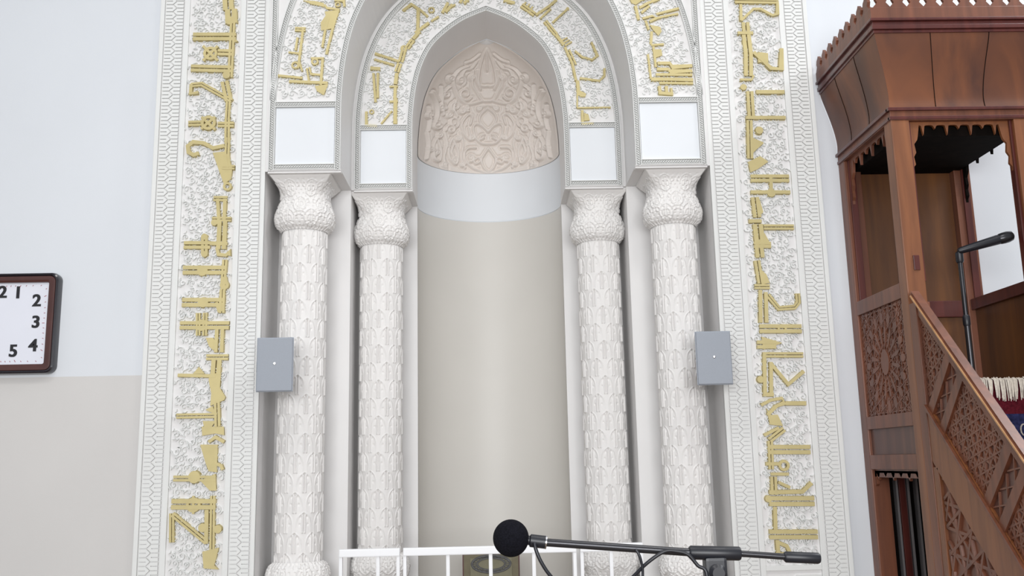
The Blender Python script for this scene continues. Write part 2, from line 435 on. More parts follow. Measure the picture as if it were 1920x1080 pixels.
def strokes(mb, ops, plane_Y, h=0.017):
    """gold letters: ('s', width, pts) strokes, ('p', pts) solid pieces, ('c', x, y, r) discs, ('r', x, y, r, w) rings; pixels of the photograph on the plane"""
    fn = XZ(plane_Y); i = 0
    def W(x, y):
        q = at(x, y, plane_Y); return (q[0], q[2])
    px = plane_Y/F*1.03
    for ox, oy, sc, items in ops:
        for it in items:
            i += 1; hh = h+0.0002*(i % 9)
            if it[0] == 's':
                pts = [W(ox+x/sc, oy+y/sc) for x, y in it[2]]; wd = it[1]/sc*px
                if len(pts) == 2:
                    pts = [pts[0], tuple((a+c)/2 for a, c in zip(*pts)), pts[1]]
                if wd > 0.030:          # wide bars are carved as twin strokes with a seam
                    for sd in (-1, 1):
                        q = []
                        for k, (x, z) in enumerate(pts):
                            a, c = pts[max(k-1, 0)], pts[min(k+1, len(pts)-1)]
                            tx, tz = c[0]-a[0], c[1]-a[1]; L = math.hypot(tx, tz) or 1
                            q.append((x-tz/L*sd*wd*0.26, z+tx/L*sd*wd*0.26))
                        ribbon(mb, q, wd*0.46, fn, -0.001, hh, 0.85)
                else: ribbon(mb, pts, wd, fn, -0.001, hh, 0.8)
            elif it[0] == 'p':
                poly = [W(ox+x/sc, oy+y/sc) for x, y in it[1]]
                mb.prism(poly, fn, -0.001, hh-0.0015)
            elif it[0] == 'c':
                cx, cz = W(ox+it[1]/sc, oy+it[2]/sc); r = it[3]/sc*px
                poly = [(cx+r*math.cos(2*PI*k/18), cz+r*math.sin(2*PI*k/18)) for k in range(18)]
                ins = [(cx+.85*r*math.cos(2*PI*k/18), cz+.85*r*math.sin(2*PI*k/18)) for k in range(18)]
                mb.prism(poly, fn, -0.001, hh, ins)
            elif it[0] == 'r':
                cx, cz = W(ox+it[1]/sc, oy+it[2]/sc); r = it[3]/sc*px
                ribbon(mb, [(cx+r*math.cos(2*PI*k/18), cz+r*math.sin(2*PI*k/18)) for k in range(18)], it[4]/sc*px, fn, -0.001, hh, 0.8, closed=True)
def spots_in(test, x0, x1, z0, z1, cell):
    out = []; k = 0; z = z0
    while z < z1:
        x = x0+(cell/2 if k % 2 else 0)
        while x < x1:
            q = (x+random.uniform(-.15, .15)*cell, z+random.uniform(-.15, .15)*cell)
            if test(*q): out.append(q)
            x += cell
        z += cell*0.87; k += 1
    return out
def band_test(ca, cb, m):
    """inside the band between two half curves, kept m away from the edges"""
    A = np.array(ca); B = np.array(cb)
    def t(x, z):
        ax_ = abs(x)
        p = np.array([ax_, z])
        inside_b = ax_ < np.interp(z, B[:, 1], B[:, 0]) if z < B[-1, 1] else False
        outside_a = (z > A[-1, 1]) or ax_ > np.interp(z, A[:, 1], A[:, 0])
        if not (inside_b and outside_a): return False
        return min(np.hypot(*(A-p).T).min(), np.hypot(*(B-p).T).min()) > m
    return t

LET_OUT = [(480, 0, 5.4, [('p', [(480,15),(600,22),(690,42),(700,82),(560,52)]), ('s',26,[(700,60),(722,92),(850,108)]), ('s',30,[(840,110),(790,260),(715,560)]),
    ('s',28,[(740,190),(702,330),(675,490)]), ('p',[(700,130),(830,112),(770,300),(665,320),(660,240),(710,170)]), ('r',832,58,24,18), ('s',36,[(800,12),(905,20)]), ('s',30,[(890,0),(900,80)]),
    ('s',52,[(400,305),(505,308)]), ('s',30,[(482,290),(432,700)]), ('s',26,[(425,390),(405,520)]), ('s',24,[(335,540),(440,552)]), ('r',402,670,32,22), ('s',24,[(445,640),(472,730)]),
    ('s',30,[(230,775),(475,800)]), ('s',24,[(560,600),(690,600)]), ('r',600,635,30,22), ('s',32,[(680,590),(660,870)]), ('s',24,[(545,690),(560,760),(660,768)]), ('s',24,[(520,700),(540,830)]),
    ('s',36,[(340,832),(730,850)]), ('p',[(600,880),(735,862),(690,972),(620,930)])]),
  (1180, 0, 5.4, [('p',[(0,0),(200,0),(120,20),(60,60),(20,40)]), ('s',36,[(60,70),(90,210)]), ('s',30,[(120,140),(200,70)]), ('s',34,[(100,90),(190,40),(300,0)]), ('s',30,[(270,155),(500,95)]), ('s',26,[(270,195),(490,150)]),
    ('s',28,[(130,200),(230,172),(270,195),(200,232)]), ('p',[(200,262),(310,285),(322,330),(290,372),(240,320)]), ('s',28,[(160,220),(195,310)]), ('s',34,[(222,330),(215,460)]), ('s',26,[(215,468),(345,458)]),
    ('s',30,[(240,480),(265,690)]), ('p',[(255,510),(320,510),(330,572),(265,592)]), ('s',26,[(185,560),(215,810)]), ('s',40,[(280,650),(405,650),(430,690),(632,676)]), ('s',40,[(275,710),(390,712),(410,735),(632,728)]),
    ('s',34,[(265,765),(632,768)]), ('s',44,[(215,812),(400,812),(640,818)]), ('s',30,[(300,850),(640,852)]), ('s',40,[(300,880),(310,965)]), ('s',40,[(300,950),(440,960)]), ('s',40,[(370,880),(375,950)]), ('s',30,[(420,900),(425,960)])])]
LET_IN = [(670, 0, 4.32, [('s',28,[(370,95),(440,42),(495,80),(490,250)]), ('s',22,[(505,82),(572,142)]), ('r',602,90,22,14), ('s',30,[(470,275),(580,192)]), ('s',36,[(308,1010),(310,800)]), ('s',30,[(305,800),(310,700)]), ('s',16,[(262,710),(330,706)]),
    ('s',36,[(310,690),(322,600)]), ('s',20,[(262,830),(330,826)]), ('s',46,[(320,590),(345,520)]), ('s',50,[(352,510),(385,390)]), ('r',378,400,22,14), ('s',46,[(402,400),(452,330)]), ('r',436,350,18,12), ('s',34,[(452,322),(505,262)]),
    ('s',20,[(600,180),(660,142)]), ('s',30,[(690,112),(720,60),(735,30)]), ('s',30,[(715,105),(770,45)]), ('s',20,[(740,70),(795,45)]), ('s',30,[(832,30),(850,0)]), ('s',30,[(862,35),(900,5)]),
    ('s',24,[(145,440),(340,505)]), ('s',20,[(140,488),(300,535)]), ('s',24,[(132,600),(150,835)]), ('s',24,[(168,600),(166,800)]), ('s',34,[(108,560),(188,565)]), ('s',26,[(75,910),(75,1020),(160,1025)]), ('r',118,912,16,10), ('s',16,[(195,1008),(282,905)])]),
  (920, 0, 4.32, [('s',32,[(105,10),(195,32)]), ('s',46,[(250,50),(355,125)]), ('s',16,[(262,55),(285,25)]), ('s',16,[(290,72),(315,40)]), ('s',16,[(320,92),(340,62)]), ('s',26,[(365,130),(470,60),(532,8)]), ('s',20,[(400,160),(485,80)]), ('s',20,[(500,192),(620,82)]), ('c',622,78,15),
    ('s',42,[(440,180),(530,290)]), ('s',32,[(528,288),(592,372)]), ('s',14,[(570,340),(620,312)]), ('s',14,[(585,360),(635,330)]), ('s',14,[(600,380),(655,345)]), ('s',26,[(600,390),(660,520),(690,660)]), ('s',18,[(635,410),(690,530)]),
    ('s',20,[(680,420),(740,470),(820,492),(862,460),(815,350)]), ('s',34,[(702,660),(712,782)]), ('p',[(720,740),(772,765),(765,790),(720,790)]), ('s',22,[(720,640),(880,662),(920,620),(920,560)]), ('s',14,[(700,880),(970,876)]), ('s',14,[(700,660),(700,880)]),
    ('s',26,[(740,900),(745,1015)]), ('s',24,[(740,1010),(830,1002)]), ('p',[(755,920),(790,935),(800,980),(755,985)])])]

def make_arch(name, label, dn, width, y0, y1, xout, ztop, letters, loc):
    """pointed arch band of inner offset dn and given width"""
    t = thing(name, loc, label, 'arch')
    ca, cb = offset_arc(dn), offset_arc(dn+width)
    b = MB(); arch_body(b, ca, xout, ztop, y0, y1)
    b.build('arch_body', PLAIN, t, smooth=True, fix=False)
    bw = 0.030
    xi, xo = ca[0][0], cb[0][0]
    zc = 3.690                                    # top of the plain impost panels
    fb, ff = MB(), MB()
    for s in (-1, 1):
        m_ = lambda c: [(s*x, z) for x, z in c]
        # edges of the band: fillet, braid, fillet
        for d in (dn+0.003, dn+0.003+bw, dn+width-0.003-bw, dn+width-0.003):
            fillet(ff, m_(offset_arc(d)), y0)
        braid(fb, m_(offset_arc(dn+0.003+bw/2)), bw, y0); braid(fb, m_(offset_arc(dn+width-0.003-bw/2)), bw, y0)
        for z in (ZI+0.008, ZI+0.038, zc-0.012, zc+0.018):
            fillet(ff, [(s*(xi+0.036), z), (s*(xo-0.036), z)], y0)
        for z in (ZI+0.023, zc+0.003):
            braid(fb, [(s*(xi+0.036), z), (s*(xo-0.036), z)], bw*0.9, y0)
    fb.build('braid_border', PLASTER, t, smooth='all', fix=False)
    ff.build('border_fillet', PLASTER, t)
    for s in (-1, 1):
        b = MB(); x0, x1 = sorted((s*(xi+0.04), s*(xo-0.04)))
        b.cbox(x0, x1, y0-0.010, y0+0.01, ZI+0.043, zc-0.017, 0.003); b.build('impost_panel', PANELW, t)
        b = MB(); x0, x1 = sorted((s*(xi-0.003), s*(xo+0.003)))
        b.cbox(x0, x1, y0-0.016, y1-0.002, ZI-0.001, ZI+0.006, 0.002)
        b.cbox(x0, x1, y0-0.010, y0+0.03, ZI-0.014, ZI-0.001, 0.003); b.build('impost_moulding', PLAIN, t)
    tst = band_test(ca, cb, bw+0.022)
    b = MB(); scrolls(b, spots_in(lambda x, z: tst(x, z) and z > zc+0.045, -xo, xo, zc+0.03, min(ztop, 4.85), 0.056), XZ(y0), 0.050, h=0.012, w=0.0085)
    b.build('arabesque', PLASTER, t)
    for ops in letters:
        b = MB(); strokes(b, [ops], y0); b.build('gold_lettering', GOLD, t)
    return t
outer = make_arch('outer_arch', 'wide outer pointed arch with raised gold lettering above the outer columns', 0.398, 0.437, D0, D1, XF, ZTOP, LET_OUT, (0, D0, ZI))
inner = make_arch('inner_arch', 'smaller recessed pointed arch with gold lettering framing the carved hood', 0.0, 0.376, D1, D2, 0.93, 5.3, LET_IN, (0, D1, ZI))
# straight outer border of the outer arch
for s in (-1, 1):
    fb, ff = MB(), MB()
    for x in (1.302, 1.332): fillet(ff, [(s*x, 3.72), (s*x, 5.3)], D0)
    braid(fb, [(s*1.317, 3.72), (s*1.317, 5.3)], 0.03, D0)
    fb.build('upright_braid', PLASTER, outer, smooth='all', fix=False); ff.build('upright_fillet', PLASTER, outer)
b = MB(); b.box(-XF, XF, D0+0.002, WY, ZTOP-0.02, ZTOP); b.build('arch_cap', PLAIN, outer)

# ---------------------------------------------------------------- carved side panels of the surround
LET_L = [(240, 0, 4.0, [('s',90,[(755,0),(760,85)]), ('s',100,[(778,80),(782,185)]), ('c',770,165,40), ('s',70,[(495,285),(815,285)]), ('p',[(800,290),(832,320),(800,330)]), ('s',44,[(792,180),(785,330),(772,590)]), ('r',625,410,44,26), ('s',26,[(570,355),(680,465)]), ('s',26,[(570,465),(680,355)]), ('s',56,[(680,402),(800,405)]),
    ('s',62,[(480,520),(785,528)]), ('c',745,572,34), ('s',40,[(480,648),(560,640),(650,690),(785,765)]), ('s',28,[(482,640),(476,712),(535,702)]), ('s',66,[(730,620),(762,765)]), ('s',40,[(760,770),(752,905)]),
    ('r',610,930,46,28), ('s',26,[(560,885),(660,980)]), ('s',26,[(555,975),(660,885)]), ('s',46,[(460,935),(560,932)]), ('s',46,[(680,942),(800,942)]), ('s',44,[(752,900),(750,1080)])]),
  (240, 260, 3.857, [('s',34,[(520,112),(482,126),(446,106),(440,62),(478,32),(555,40),(622,76),(705,58)]), ('s',40,[(728,0),(722,130),(738,230)]), ('p',[(620,110),(715,100),(762,215),(752,300),(700,335),(645,180)]), ('s',36,[(690,215),(778,215)]), ('r',725,352,24,20),
    ('s',42,[(625,440),(725,440)]), ('s',30,[(655,440),(664,590)]), ('s',30,[(708,440),(702,590)]), ('s',36,[(615,588),(752,588)]), ('c',632,612,28), ('s',76,[(690,600),(680,805)]), ('s',62,[(412,775),(602,775)]), ('s',34,[(600,762),(725,765)]), ('s',52,[(560,712),(560,842)]), ('c',560,715,26), ('c',560,840,26),
    ('s',28,[(650,792),(660,842),(715,848),(745,820),(738,852)]), ('s',70,[(405,955),(705,955)]), ('c',545,960,44), ('s',40,[(708,880),(692,1080)])]),
  (240, 520, 3.857, [('s',42,[(702,0),(712,60),(690,100),(685,262)]), ('r',705,60,24,20), ('s',70,[(398,185),(690,185)]), ('c',550,185,42), ('s',52,[(660,180),(680,252)]), ('s',64,[(383,350),(738,350)]), ('s',36,[(515,262),(515,425)]), ('s',36,[(565,260),(562,425)]), ('r',540,350,34,18),
    ('s',30,[(650,380),(642,545)]), ('s',30,[(690,380),(684,545)]), ('p',[(570,440),(622,440),(650,480),(625,532),(592,500)]), ('s',44,[(573,580),(732,580)]), ('s',76,[(648,600),(640,705)]), ('s',28,[(368,710),(640,716)]), ('p',[(478,700),(520,650),(562,700)]),
    ('p',[(600,702),(680,692),(672,800),(712,868),(702,890),(602,932),(610,842),(590,742)]), ('s',46,[(650,900),(655,1080)]), ('p',[(568,960),(620,932),(640,992)]), ('s',38,[(358,1005),(652,1000)]), ('p',[(548,1040),(642,1040),(610,1085),(558,1085)])]),
  (240, 800, 3.857, [('p',[(540,0),(700,0),(702,62),(640,50),(545,66)]), ('s',26,[(590,112),(640,76),(702,112)]), ('p',[(530,130),(656,130),(650,330),(590,322),(565,250)]), ('s',26,[(650,270),(680,282),(692,312)]), ('s',42,[(336,375),(642,375)]), ('c',487,365,48), ('p',[(530,390),(640,340),(646,462),(600,462)]),
    ('s',76,[(322,560),(642,560)]), ('r',480,565,40,24), ('s',20,[(480,500),(480,630)]), ('s',38,[(620,500),(615,892)]), ('s',38,[(325,626),(325,835)]), ('s',38,[(330,632),(575,835)]), ('s',34,[(577,600),(573,845)]), ('c',547,730,34), ('c',655,740,32), ('p',[(545,902),(632,880),(664,872),(632,1000),(660,1030),(555,1022)])])]
LET_R = [(1040, 0, 3.692, [('s',42,[(1242,15),(1542,20)]), ('s',24,[(1283,40),(1286,152)]), ('s',22,[(1286,152),(1370,72),(1420,72),(1500,116),(1536,106),(1536,20)]), ('s',60,[(1315,165),(1322,245)]), ('s',28,[(1262,238),(1368,238)]), ('s',70,[(1320,250),(1335,380),(1336,535)]),
    ('p',[(1400,370),(1470,378),(1472,442),(1402,442)]), ('s',32,[(1370,370),(1440,432),(1490,482),(1562,487),(1564,345)]), ('s',20,[(1278,560),(1358,560),(1372,530)]), ('c',1302,612,26), ('s',34,[(1388,645),(1584,645)]), ('s',56,[(1345,640),(1356,822)]), ('s',30,[(1318,822),(1592,822)]), ('s',48,[(1342,840),(1348,1075)]), ('c',1410,910,32), ('p',[(1365,960),(1440,1000),(1370,1060)])]),
  (1340, 180, 3.6, [('s',46,[(228,190),(234,430)]), ('p',[(250,290),(325,320),(250,395)]), ('p',[(220,452),(300,412),(356,450),(282,502),(236,522)]), ('s',58,[(238,562),(496,562)]), ('s',28,[(372,540),(376,665)]), ('c',376,660,34), ('s',30,[(238,655),(503,655)]),
    ('s',60,[(265,690),(282,825)]), ('p',[(296,700),(322,790),(290,822)]), ('s',30,[(225,850),(310,850)]), ('s',40,[(325,890),(528,890)]), ('s',76,[(285,870),(300,1015)]), ('p',[(330,930),(376,1012),(262,1022)]), ('s',64,[(290,1010),(302,1085)])]),
  (1340, 460, 3.373, [('s',44,[(242,2),(350,2)]), ('s',60,[(275,18),(282,82)]), ('s',44,[(262,100),(285,245)]), ('p',[(290,160),(322,190),(342,242),(290,252)]), ('s',34,[(246,265),(342,265)]), ('s',28,[(283,285),(286,492)]), ('s',28,[(318,300),(323,492)]), ('s',34,[(330,318),(400,402),(500,394),(522,365),(518,308)]),
    ('s',60,[(278,530),(543,530)]), ('r',420,530,22,16), ('s',56,[(262,630),(382,630)]), ('p',[(290,580),(422,620),(302,662)]), ('s',36,[(298,695),(553,695)]), ('s',28,[(308,690),(312,945)]), ('s',28,[(350,740),(352,945)]), ('s',28,[(300,945),(368,945)]), ('c',285,850,25), ('s',26,[(350,750),(460,882),(558,798)]),
    ('s',22,[(288,1012),(350,980),(420,968),(434,998),(372,1022),(328,1075)]), ('s',30,[(440,1000),(572,1000)])]),
  (1340, 760, 3.373, [('s',24,[(328,62),(392,0)]), ('p',[(322,20),(342,122),(426,132),(392,60),(350,62)]), ('s',38,[(340,222),(432,150)]), ('s',22,[(308,190),(400,142)]), ('s',60,[(338,280),(598,280)]), ('s',36,[(345,225),(352,405)]), ('r',432,380,26,20), ('s',24,[(318,370),(405,370)]), ('s',22,[(348,435),(462,435)]),
    ('s',44,[(366,450),(370,565)]), ('s',22,[(395,485),(470,520)]), ('s',30,[(338,550),(550,545),(606,490)]), ('s',64,[(338,605),(624,605)]), ('c',335,590,24), ('s',28,[(375,640),(379,785)]), ('s',60,[(340,815),(645,815)]), ('s',28,[(390,850),(396,935)]), ('s',26,[(400,868),(450,888),(472,935)]), ('s',24,[(380,937),(482,940)])])]

def chevron(mb, x0, x1, z0, z1, Y):
    """interlocking plates with narrow gaps: comb plates left and right of a zigzag"""
    P = 0.0478; g = 0.0028; a = 0.011; xc = (x0+x1)/2; n = int((z1-z0)/P)
    fn = XZ(Y)
    for i in range(n):
        zb = z0+i*P
        L = [(x0+g, zb+g), (xc-a-g, zb+g), (xc+a-g, zb+P/2), (xc-a-g, zb+P-g), (x0+g, zb+P-g), (x0+g, zb+P/2+g*.9), (xc-a*1.3, zb+P/2+g*.9), (xc-a*1.3, zb+P/2-g*.9), (x0+g, zb+P/2-g*.9)]
        mb.prism(L, fn, 0, 0.013)
        zb += P/2
        R = [(x1-g, zb+g), (x1-g, zb+P/2-g*.9), (xc+a*1.3, zb+P/2-g*.9), (xc+a*1.3, zb+P/2+g*.9), (x1-g, zb+P/2+g*.9), (x1-g, zb+P-g), (xc+a+g, zb+P-g), (xc-a+g, zb+P/2), (xc+a+g, zb+g)]
        mb.prism(R, fn, 0, 0.013)
def side_panel(s, label, letters):
    t = thing('carved_side_panel', (s*1.69, D0, 0), label, 'wall panel', 'carved side panels of the mihrab')
    b = MB(); x0, x1 = sorted((s*XF, s*2.034)); b.box(x0, x1, D0+0.012, D1+0.4, 0, ZTOP); b.build('panel_body', PLAIN, t)
    za = 0.02
    for a0, a1 in ((1.383, 1.497), (1.889, 2.003)):
        b = MB(); x0, x1 = sorted((s*a0, s*a1)); chevron(b, x0, x1, za, 5.4, D0+0.013); b.build('chevron_band', PLASTER, t)
    b = MB()
    for a0, a1 in ((1.355, 1.378), (1.502, 1.534), (1.852, 1.884), (2.008, 2.034)):
        x0, x1 = sorted((s*a0, s*a1)); b.cbox(x0, x1, D0-0.003, D0+0.02, 0, ZTOP, 0.004)
    x0, x1 = sorted((s*1.534, s*1.852))
    for z0, z1 in ((0.872, 0.90), (0.0, 0.05)): b.cbox(x0, x1, D0-0.002, D0+0.02, z0, z1, 0.003)
    b.build('border_moulding', PLASTER, t)
    b = MB(); chevron(b, x0, x1, 0.06, 0.86, D0+0.013); b.build('base_relief', PLASTER, t)
    b = MB(); x0, x1 = sorted((s*1.552, s*1.836))
    scrolls(b, spots_in(lambda x, z: True, x0+0.018, x1-0.01, 0.93, 4.8, 0.056), XZ(D0+0.012), 0.050, h=0.014, w=0.009)
    b.build('arabesque', PLASTER, t)
    b = MB(); strokes(b, letters, D0+0.012, 0.022); b.build('gold_lettering', GOLD, t)
    return t
side_panel(-1, 'tall carved white panel with gold lettering nearest the wall clock', LET_L)
side_panel(1, 'tall carved white panel with gold lettering nearest the wooden minbar', LET_R)

# ---------------------------------------------------------------- columns
CX, CYO, CXI, CYI = 1.148, 5.702, 0.722, 6.122
col = thing('carved_column', (-CX, CYO, 0), 'outer carved white column behind the loudspeaker nearest the clock', 'column', 'carved columns of the mihrab')
NT = 320
th = np.linspace(0, 2*PI, NT, endpoint=False)
def shaft_h(TT, Zm, off):
    cw = 2*PI*0.137/8; per = 0.2265
    def one(u, v):
        ln, st = [], []
        for sx in (-1, 1):
            ln.append(smooth_line([(0, 0.117), (sx*0.016, 0.106), (sx*0.031, 0.090), (sx*0.039, 0.062), (sx*0.042, 0.03), (sx*0.040, 0.0)], 3))
            st.append([(sx*0.0072, -0.004), (sx*0.0072, 0.100)])
        ds = seg_dist(u, v, st)
        d = seg_dist(u, v, ln)
        h = np.maximum(0.0050*np.exp(-(d/0.0034)**2)*np.clip((v-0.02)/0.06, 0.25, 1), 0.0080*np.exp(-(ds/0.0040)**2))
        c0 = np.exp(-(u/0.0022)**2)*((v > 0.005) & (v < 0.1)); h -= 0.012*c0
        h -= 0.022*np.exp(-((u/0.0050)**2+((v-0.106)/0.008)**2))
        for sx in (-1, 1): h -= 0.008*np.exp(-(((u-sx*0.017)/0.004)**2+((v-0.09)/0.008)**2))+0.006*np.exp(-(((u-sx*0.024)/0.004)**2+((v-0.048)/0.006)**2))
        return h
    u = (TT/(2*PI)*8 % 1-0.5)*cw
    v = (Zm % per)
    ua = u; ub = ((TT/(2*PI)*8+0.5) % 1-0.5)*cw
    va = v; vb = (Zm+per/2) % per
    return np.maximum(np.where(va < per/2+0.004, one(ua, va), -1), np.where(vb < per/2+0.004, one(ub, vb), -1))
nz = 620; z = np.linspace(0.965, 2.94, nz)
TT, Zm = np.meshgrid(th, z)
R = 0.1345+shaft_h(TT-PI/2, Zm, 0)*np.clip((2.93-Zm)/0.01, 0, 1)
P = np.stack([-CX+R*np.cos(TT), CYO+R*np.sin(TT), Zm], -1)
b = MB(); b.grid(P, True); b.build('shaft', COLM, col, smooth='all', fix=False)
cprof = [(2.928, .139), (2.936, .150), (2.95, .161), (2.972, .173), (3.0, .180), (3.02, .181), (3.045, .177), (3.07, .169), (3.10, .157), (3.13, .150), (3.16, .147), (3.185, .148), (3.205, .152), (3.222, .160), (3.238, .171), (3.25, .181), (3.257, .186)]
def capital(flip):
    zz = np.array([p[0] for p in cprof]); rr = np.array([p[1] for p in cprof])
    n = 200; zv = np.linspace(zz[0], zz[-1], n)
    T2, Z2 = np.meshgrid(th, zv)
    r = np.interp(Z2, zz, rr)
    m = np.clip((Z2-3.14)/0.09, 0, 1); m = m*m*(3-2*m)
    sq = 1/np.maximum(np.abs(np.cos(T2)), np.abs(np.sin(T2)))
    q = T2/(2*PI)*8
    u = (q % 1-0.5)*0.118; u2 = ((q+0.5) % 1-0.5)*0.118; v = Z2-2.928
    def pal(u, v, v0, sc):
        ln = []
        for sx in (-1, 1):
            f = lambda pts: smooth_line([(sx*x*sc, v0+y*sc) for x, y in pts], 3)
            ln += [f([(0, .105), (.022, .09), (.034, .06), (.026, .02), (.006, .0)]), f([(.008, .07), (.018, .06), (.018, .04), (.009, .035), (.008, .048)]), f([(.004, .0), (.005, .09)]), f([(.03, .075), (.045, .09), (.05, .07), (.043, .062)]),
                   f([(.012, .02), (.02, .012), (.03, .02), (.026, .03)])]
        d = seg_dist(u, v, ln)
        return 0.009*np.exp(-(d/0.0034)**2)-0.020*np.exp(-((d-0.0095)/0.0036)**2)
    h = np.maximum(pal(u, v, 0.012, 1.0), pal(u2, v, 0.10, 0.95)); h = np.maximum(h, pal(u, v, 0.205, 0.95))
    row = np.floor(v/0.021)
    hole = np.exp(-((((q*4+0.5*row) % 1-0.5)*0.0295/0.0036)**2+(((v/0.021) % 1-0.5)*0.021/0.0042)**2))
    h = h-0.010*hole
    fade = np.clip((3.245-Z2)/0.02, 0, 1)*np.clip((Z2-2.932)/0.01, 0, 1)
    h = h*fade
    h -= 0.016*(np.cos(T2*40) > 0.1)*np.exp(-((Z2-2.940)/0.008)**2)
    r = r*(1+(sq-1)*m)+h
    zo = Z2 if not flip else 0.97-(Z2-2.928)
    return np.stack([-CX+r*np.cos(T2), CYO+r*np.sin(T2), zo], -1)
b = MB(); b.grid(capital(False), True); b.build('capital', COLM, col, smooth='all', fix=False)
b = MB(); b.cbox(-CX-.188, -CX+.188, CYO-.188, CYO+.188, 3.2555, 3.269, 0.003); b.build('abacus', PLAIN, col)
b = MB(); b.grid(capital(True), True); b.build('base', COLM, col, smooth='all', fix=False)
b = MB(); b.cbox(-CX-.19, -CX+.19, CYO-.19, CYO+.19, 0, 0.643, 0.006); b.build('plinth', PLAIN, col)
for x, y, lab in ((-CXI, CYI, 'inner carved white column beside the niche, on the clock side'), (CXI, CYI, 'inner carved white column beside the niche, on the minbar side'),
                  (CX, CYO, 'outer carved white column behind the loudspeaker nearest the wooden minbar')):
    c = copy_tree(col); c.location = (x, y, 0); c['label'] = lab

# ---------------------------------------------------------------- loudspeakers
def speaker(x0, x1, z0, z1, s, label):
    t = thing('loudspeaker', ((x0+x1)/2, 5.35, z0), label, 'loudspeaker', 'grey wall loudspeakers')
    b = MB(); b.prism([(x0, z0), (x1, z0), (x1, z1), (x0, z1)], lambda u, v, d: (u, d, v), 5.262, 5.425, [(x0+.04, z0+.03), (x1-.04, z0+.03), (x1-.04, z1-.03), (x0+.04, z1-.03)]); b.build('cabinet', SPK, t, bevel=.004)
    b = MB(); b.cbox(x0+0.006, x1-0.006, 5.252, 5.266, z0+0.006, z1-0.006, 0.004); g = b.build('grille', SPKM, t)
    xm, zm = (x0+x1)/2, (z0+z1)/2+0.005
    b = MB(); b.lathe([(0.008, 0), (0.008, -0.003), (0.006, -0.004)], (xm, 5.253, zm), 16, 'y'); b.build('badge', CHROME, t)
    b = MB()
    xa, xb = sorted((s*1.22, s*1.3545))
    b.box(xa, xb, 5.424, 5.444, zm-0.03, zm+0.03); xa, xb = sorted((s*1.335, s*1.3545)); b.box(xa, xb, 5.44, 5.53, zm-.03, zm+.03); b.build('bracket', BLACK, t)
speaker(-1.315, -1.108, 1.918, 2.224, -1, 'grey box loudspeaker mounted at the edge of the panel nearer the clock')
speaker(1.150, 1.354, 1.909, 2.215, 1, 'grey box loudspeaker mounted at the edge of the panel nearer the minbar')

# ---------------------------------------------------------------- wall clock
CKX, CKZ = -2.915, 2.371
def rrect(hw_, hh, r, n=8):
    pts = []
    for cx, cz, a0 in ((hw_-r, hh-r, 0), (-hw_+r, hh-r, PI/2), (-hw_+r, -hh+r, PI), (hw_-r, -hh+r, 1.5*PI)):
        for k in range(n+1):
            a = a0+PI/2*k/n; pts.append((CKX+cx+r*math.cos(a), CKZ+cz+r*math.sin(a)))
    return pts
def ring_frame(mb, sections):
    """sections: (half width, half height, corner radius, y) swept round"""
    rows = [[(x, y, z) for x, z in rrect(a, h, r)] for a, h, r, y in sections]
    n = len(rows[0]); vs_ = [p for r in rows for p in r]
    mb.add(vs_, [(i*n+k, i*n+(k+1) % n, (i+1)*n+(k+1) % n, (i+1)*n+k) for i in range(len(rows)-1) for k in range(n)])
ck = thing('wall_clock', (CKX, WY, CKZ-0.3), 'rectangular wall clock with brown frame and black numerals', 'clock')
b = MB(); ring_frame(b, [(.362,.298,.045,WY),(.362,.300,.045,WY-.035),(.358,.296,.043,WY-.05),(.351,.289,.039,WY-.054),(.344,.282,.036,WY-.050),(.342,.280,.035,WY-.044)]); b.build('outer_frame', CLOCKK, ck, smooth=True)
b = MB(); ring_frame(b, [(.343,.281,.035,WY-.040),(.340,.278,.034,WY-.050),(.318,.258,.018,WY-.053),(.302,.244,.012,WY-.044),(.298,.240,.008,WY-.025)]); b.build('inner_frame', CLOCKB, ck, smooth=True)
b = MB(); b.box(CKX-.325, CKX+.325, WY-.030, WY-.002, CKZ-.262, CKZ+.262); dial = b.build('dial', DIAL, ck)
def text(name, s, x, y, z, size, m, parent, bold=0.0, rot=None, ex=0.0008):
    c = bpy.data.curves.new(name, 'FONT'); c.body = s; c.size = size; c.align_x = 'CENTER'; c.align_y = 'CENTER'; c.extrude = ex; c.offset = bold
    tmp = bpy.data.objects.new('tmp_text', c); COL.objects.link(tmp)
    me = bpy.data.meshes.new_from_object(tmp.evaluated_get(bpy.context.evaluated_depsgraph_get()))
    bpy.data.objects.remove(tmp); me.name = name; me.materials.clear(); me.materials.append(m)
    if bold:                                   # heavy numerals: the glyph is widened sideways
        bm = bmesh.new(); bm.from_mesh(me); g = bmesh.ops.duplicate(bm, geom=bm.verts[:]+bm.edges[:]+bm.faces[:])
        nv = [q for q in g['geom'] if isinstance(q, bmesh.types.BMVert)]
        for q in nv: q.co.x += 0.0045; q.co.z += 0.0002
        bm.to_mesh(me); bm.free()
    o = bpy.data.objects.new(name, me); COL.objects.link(o); o.parent = parent
    o0 = ORIG[parent.name]; o.location = (x-o0.x, y-o0.y, z-o0.z); o.rotation_euler = rot or (PI/2, 0, 0)
    ORIG[o.name] = o0; return o
nums = {12: (0, .186), 1: (.115, .182), 2: (.228, .132), 3: (.232, .004), 4: (.226, -.135), 5: (.113, -.165), 6: (0, -.178), 7: (-.113, -.165), 8: (-.226, -.135), 9: (-.232, .004), 10: (-.222, .132), 11: (-.115, .182)}
for k, (dx, dz) in nums.items():
    text('numeral', str(k), CKX+dx, WY-.0312, CKZ+dz, 0.100, INK, dial, bold=0.0022)
b = MB()
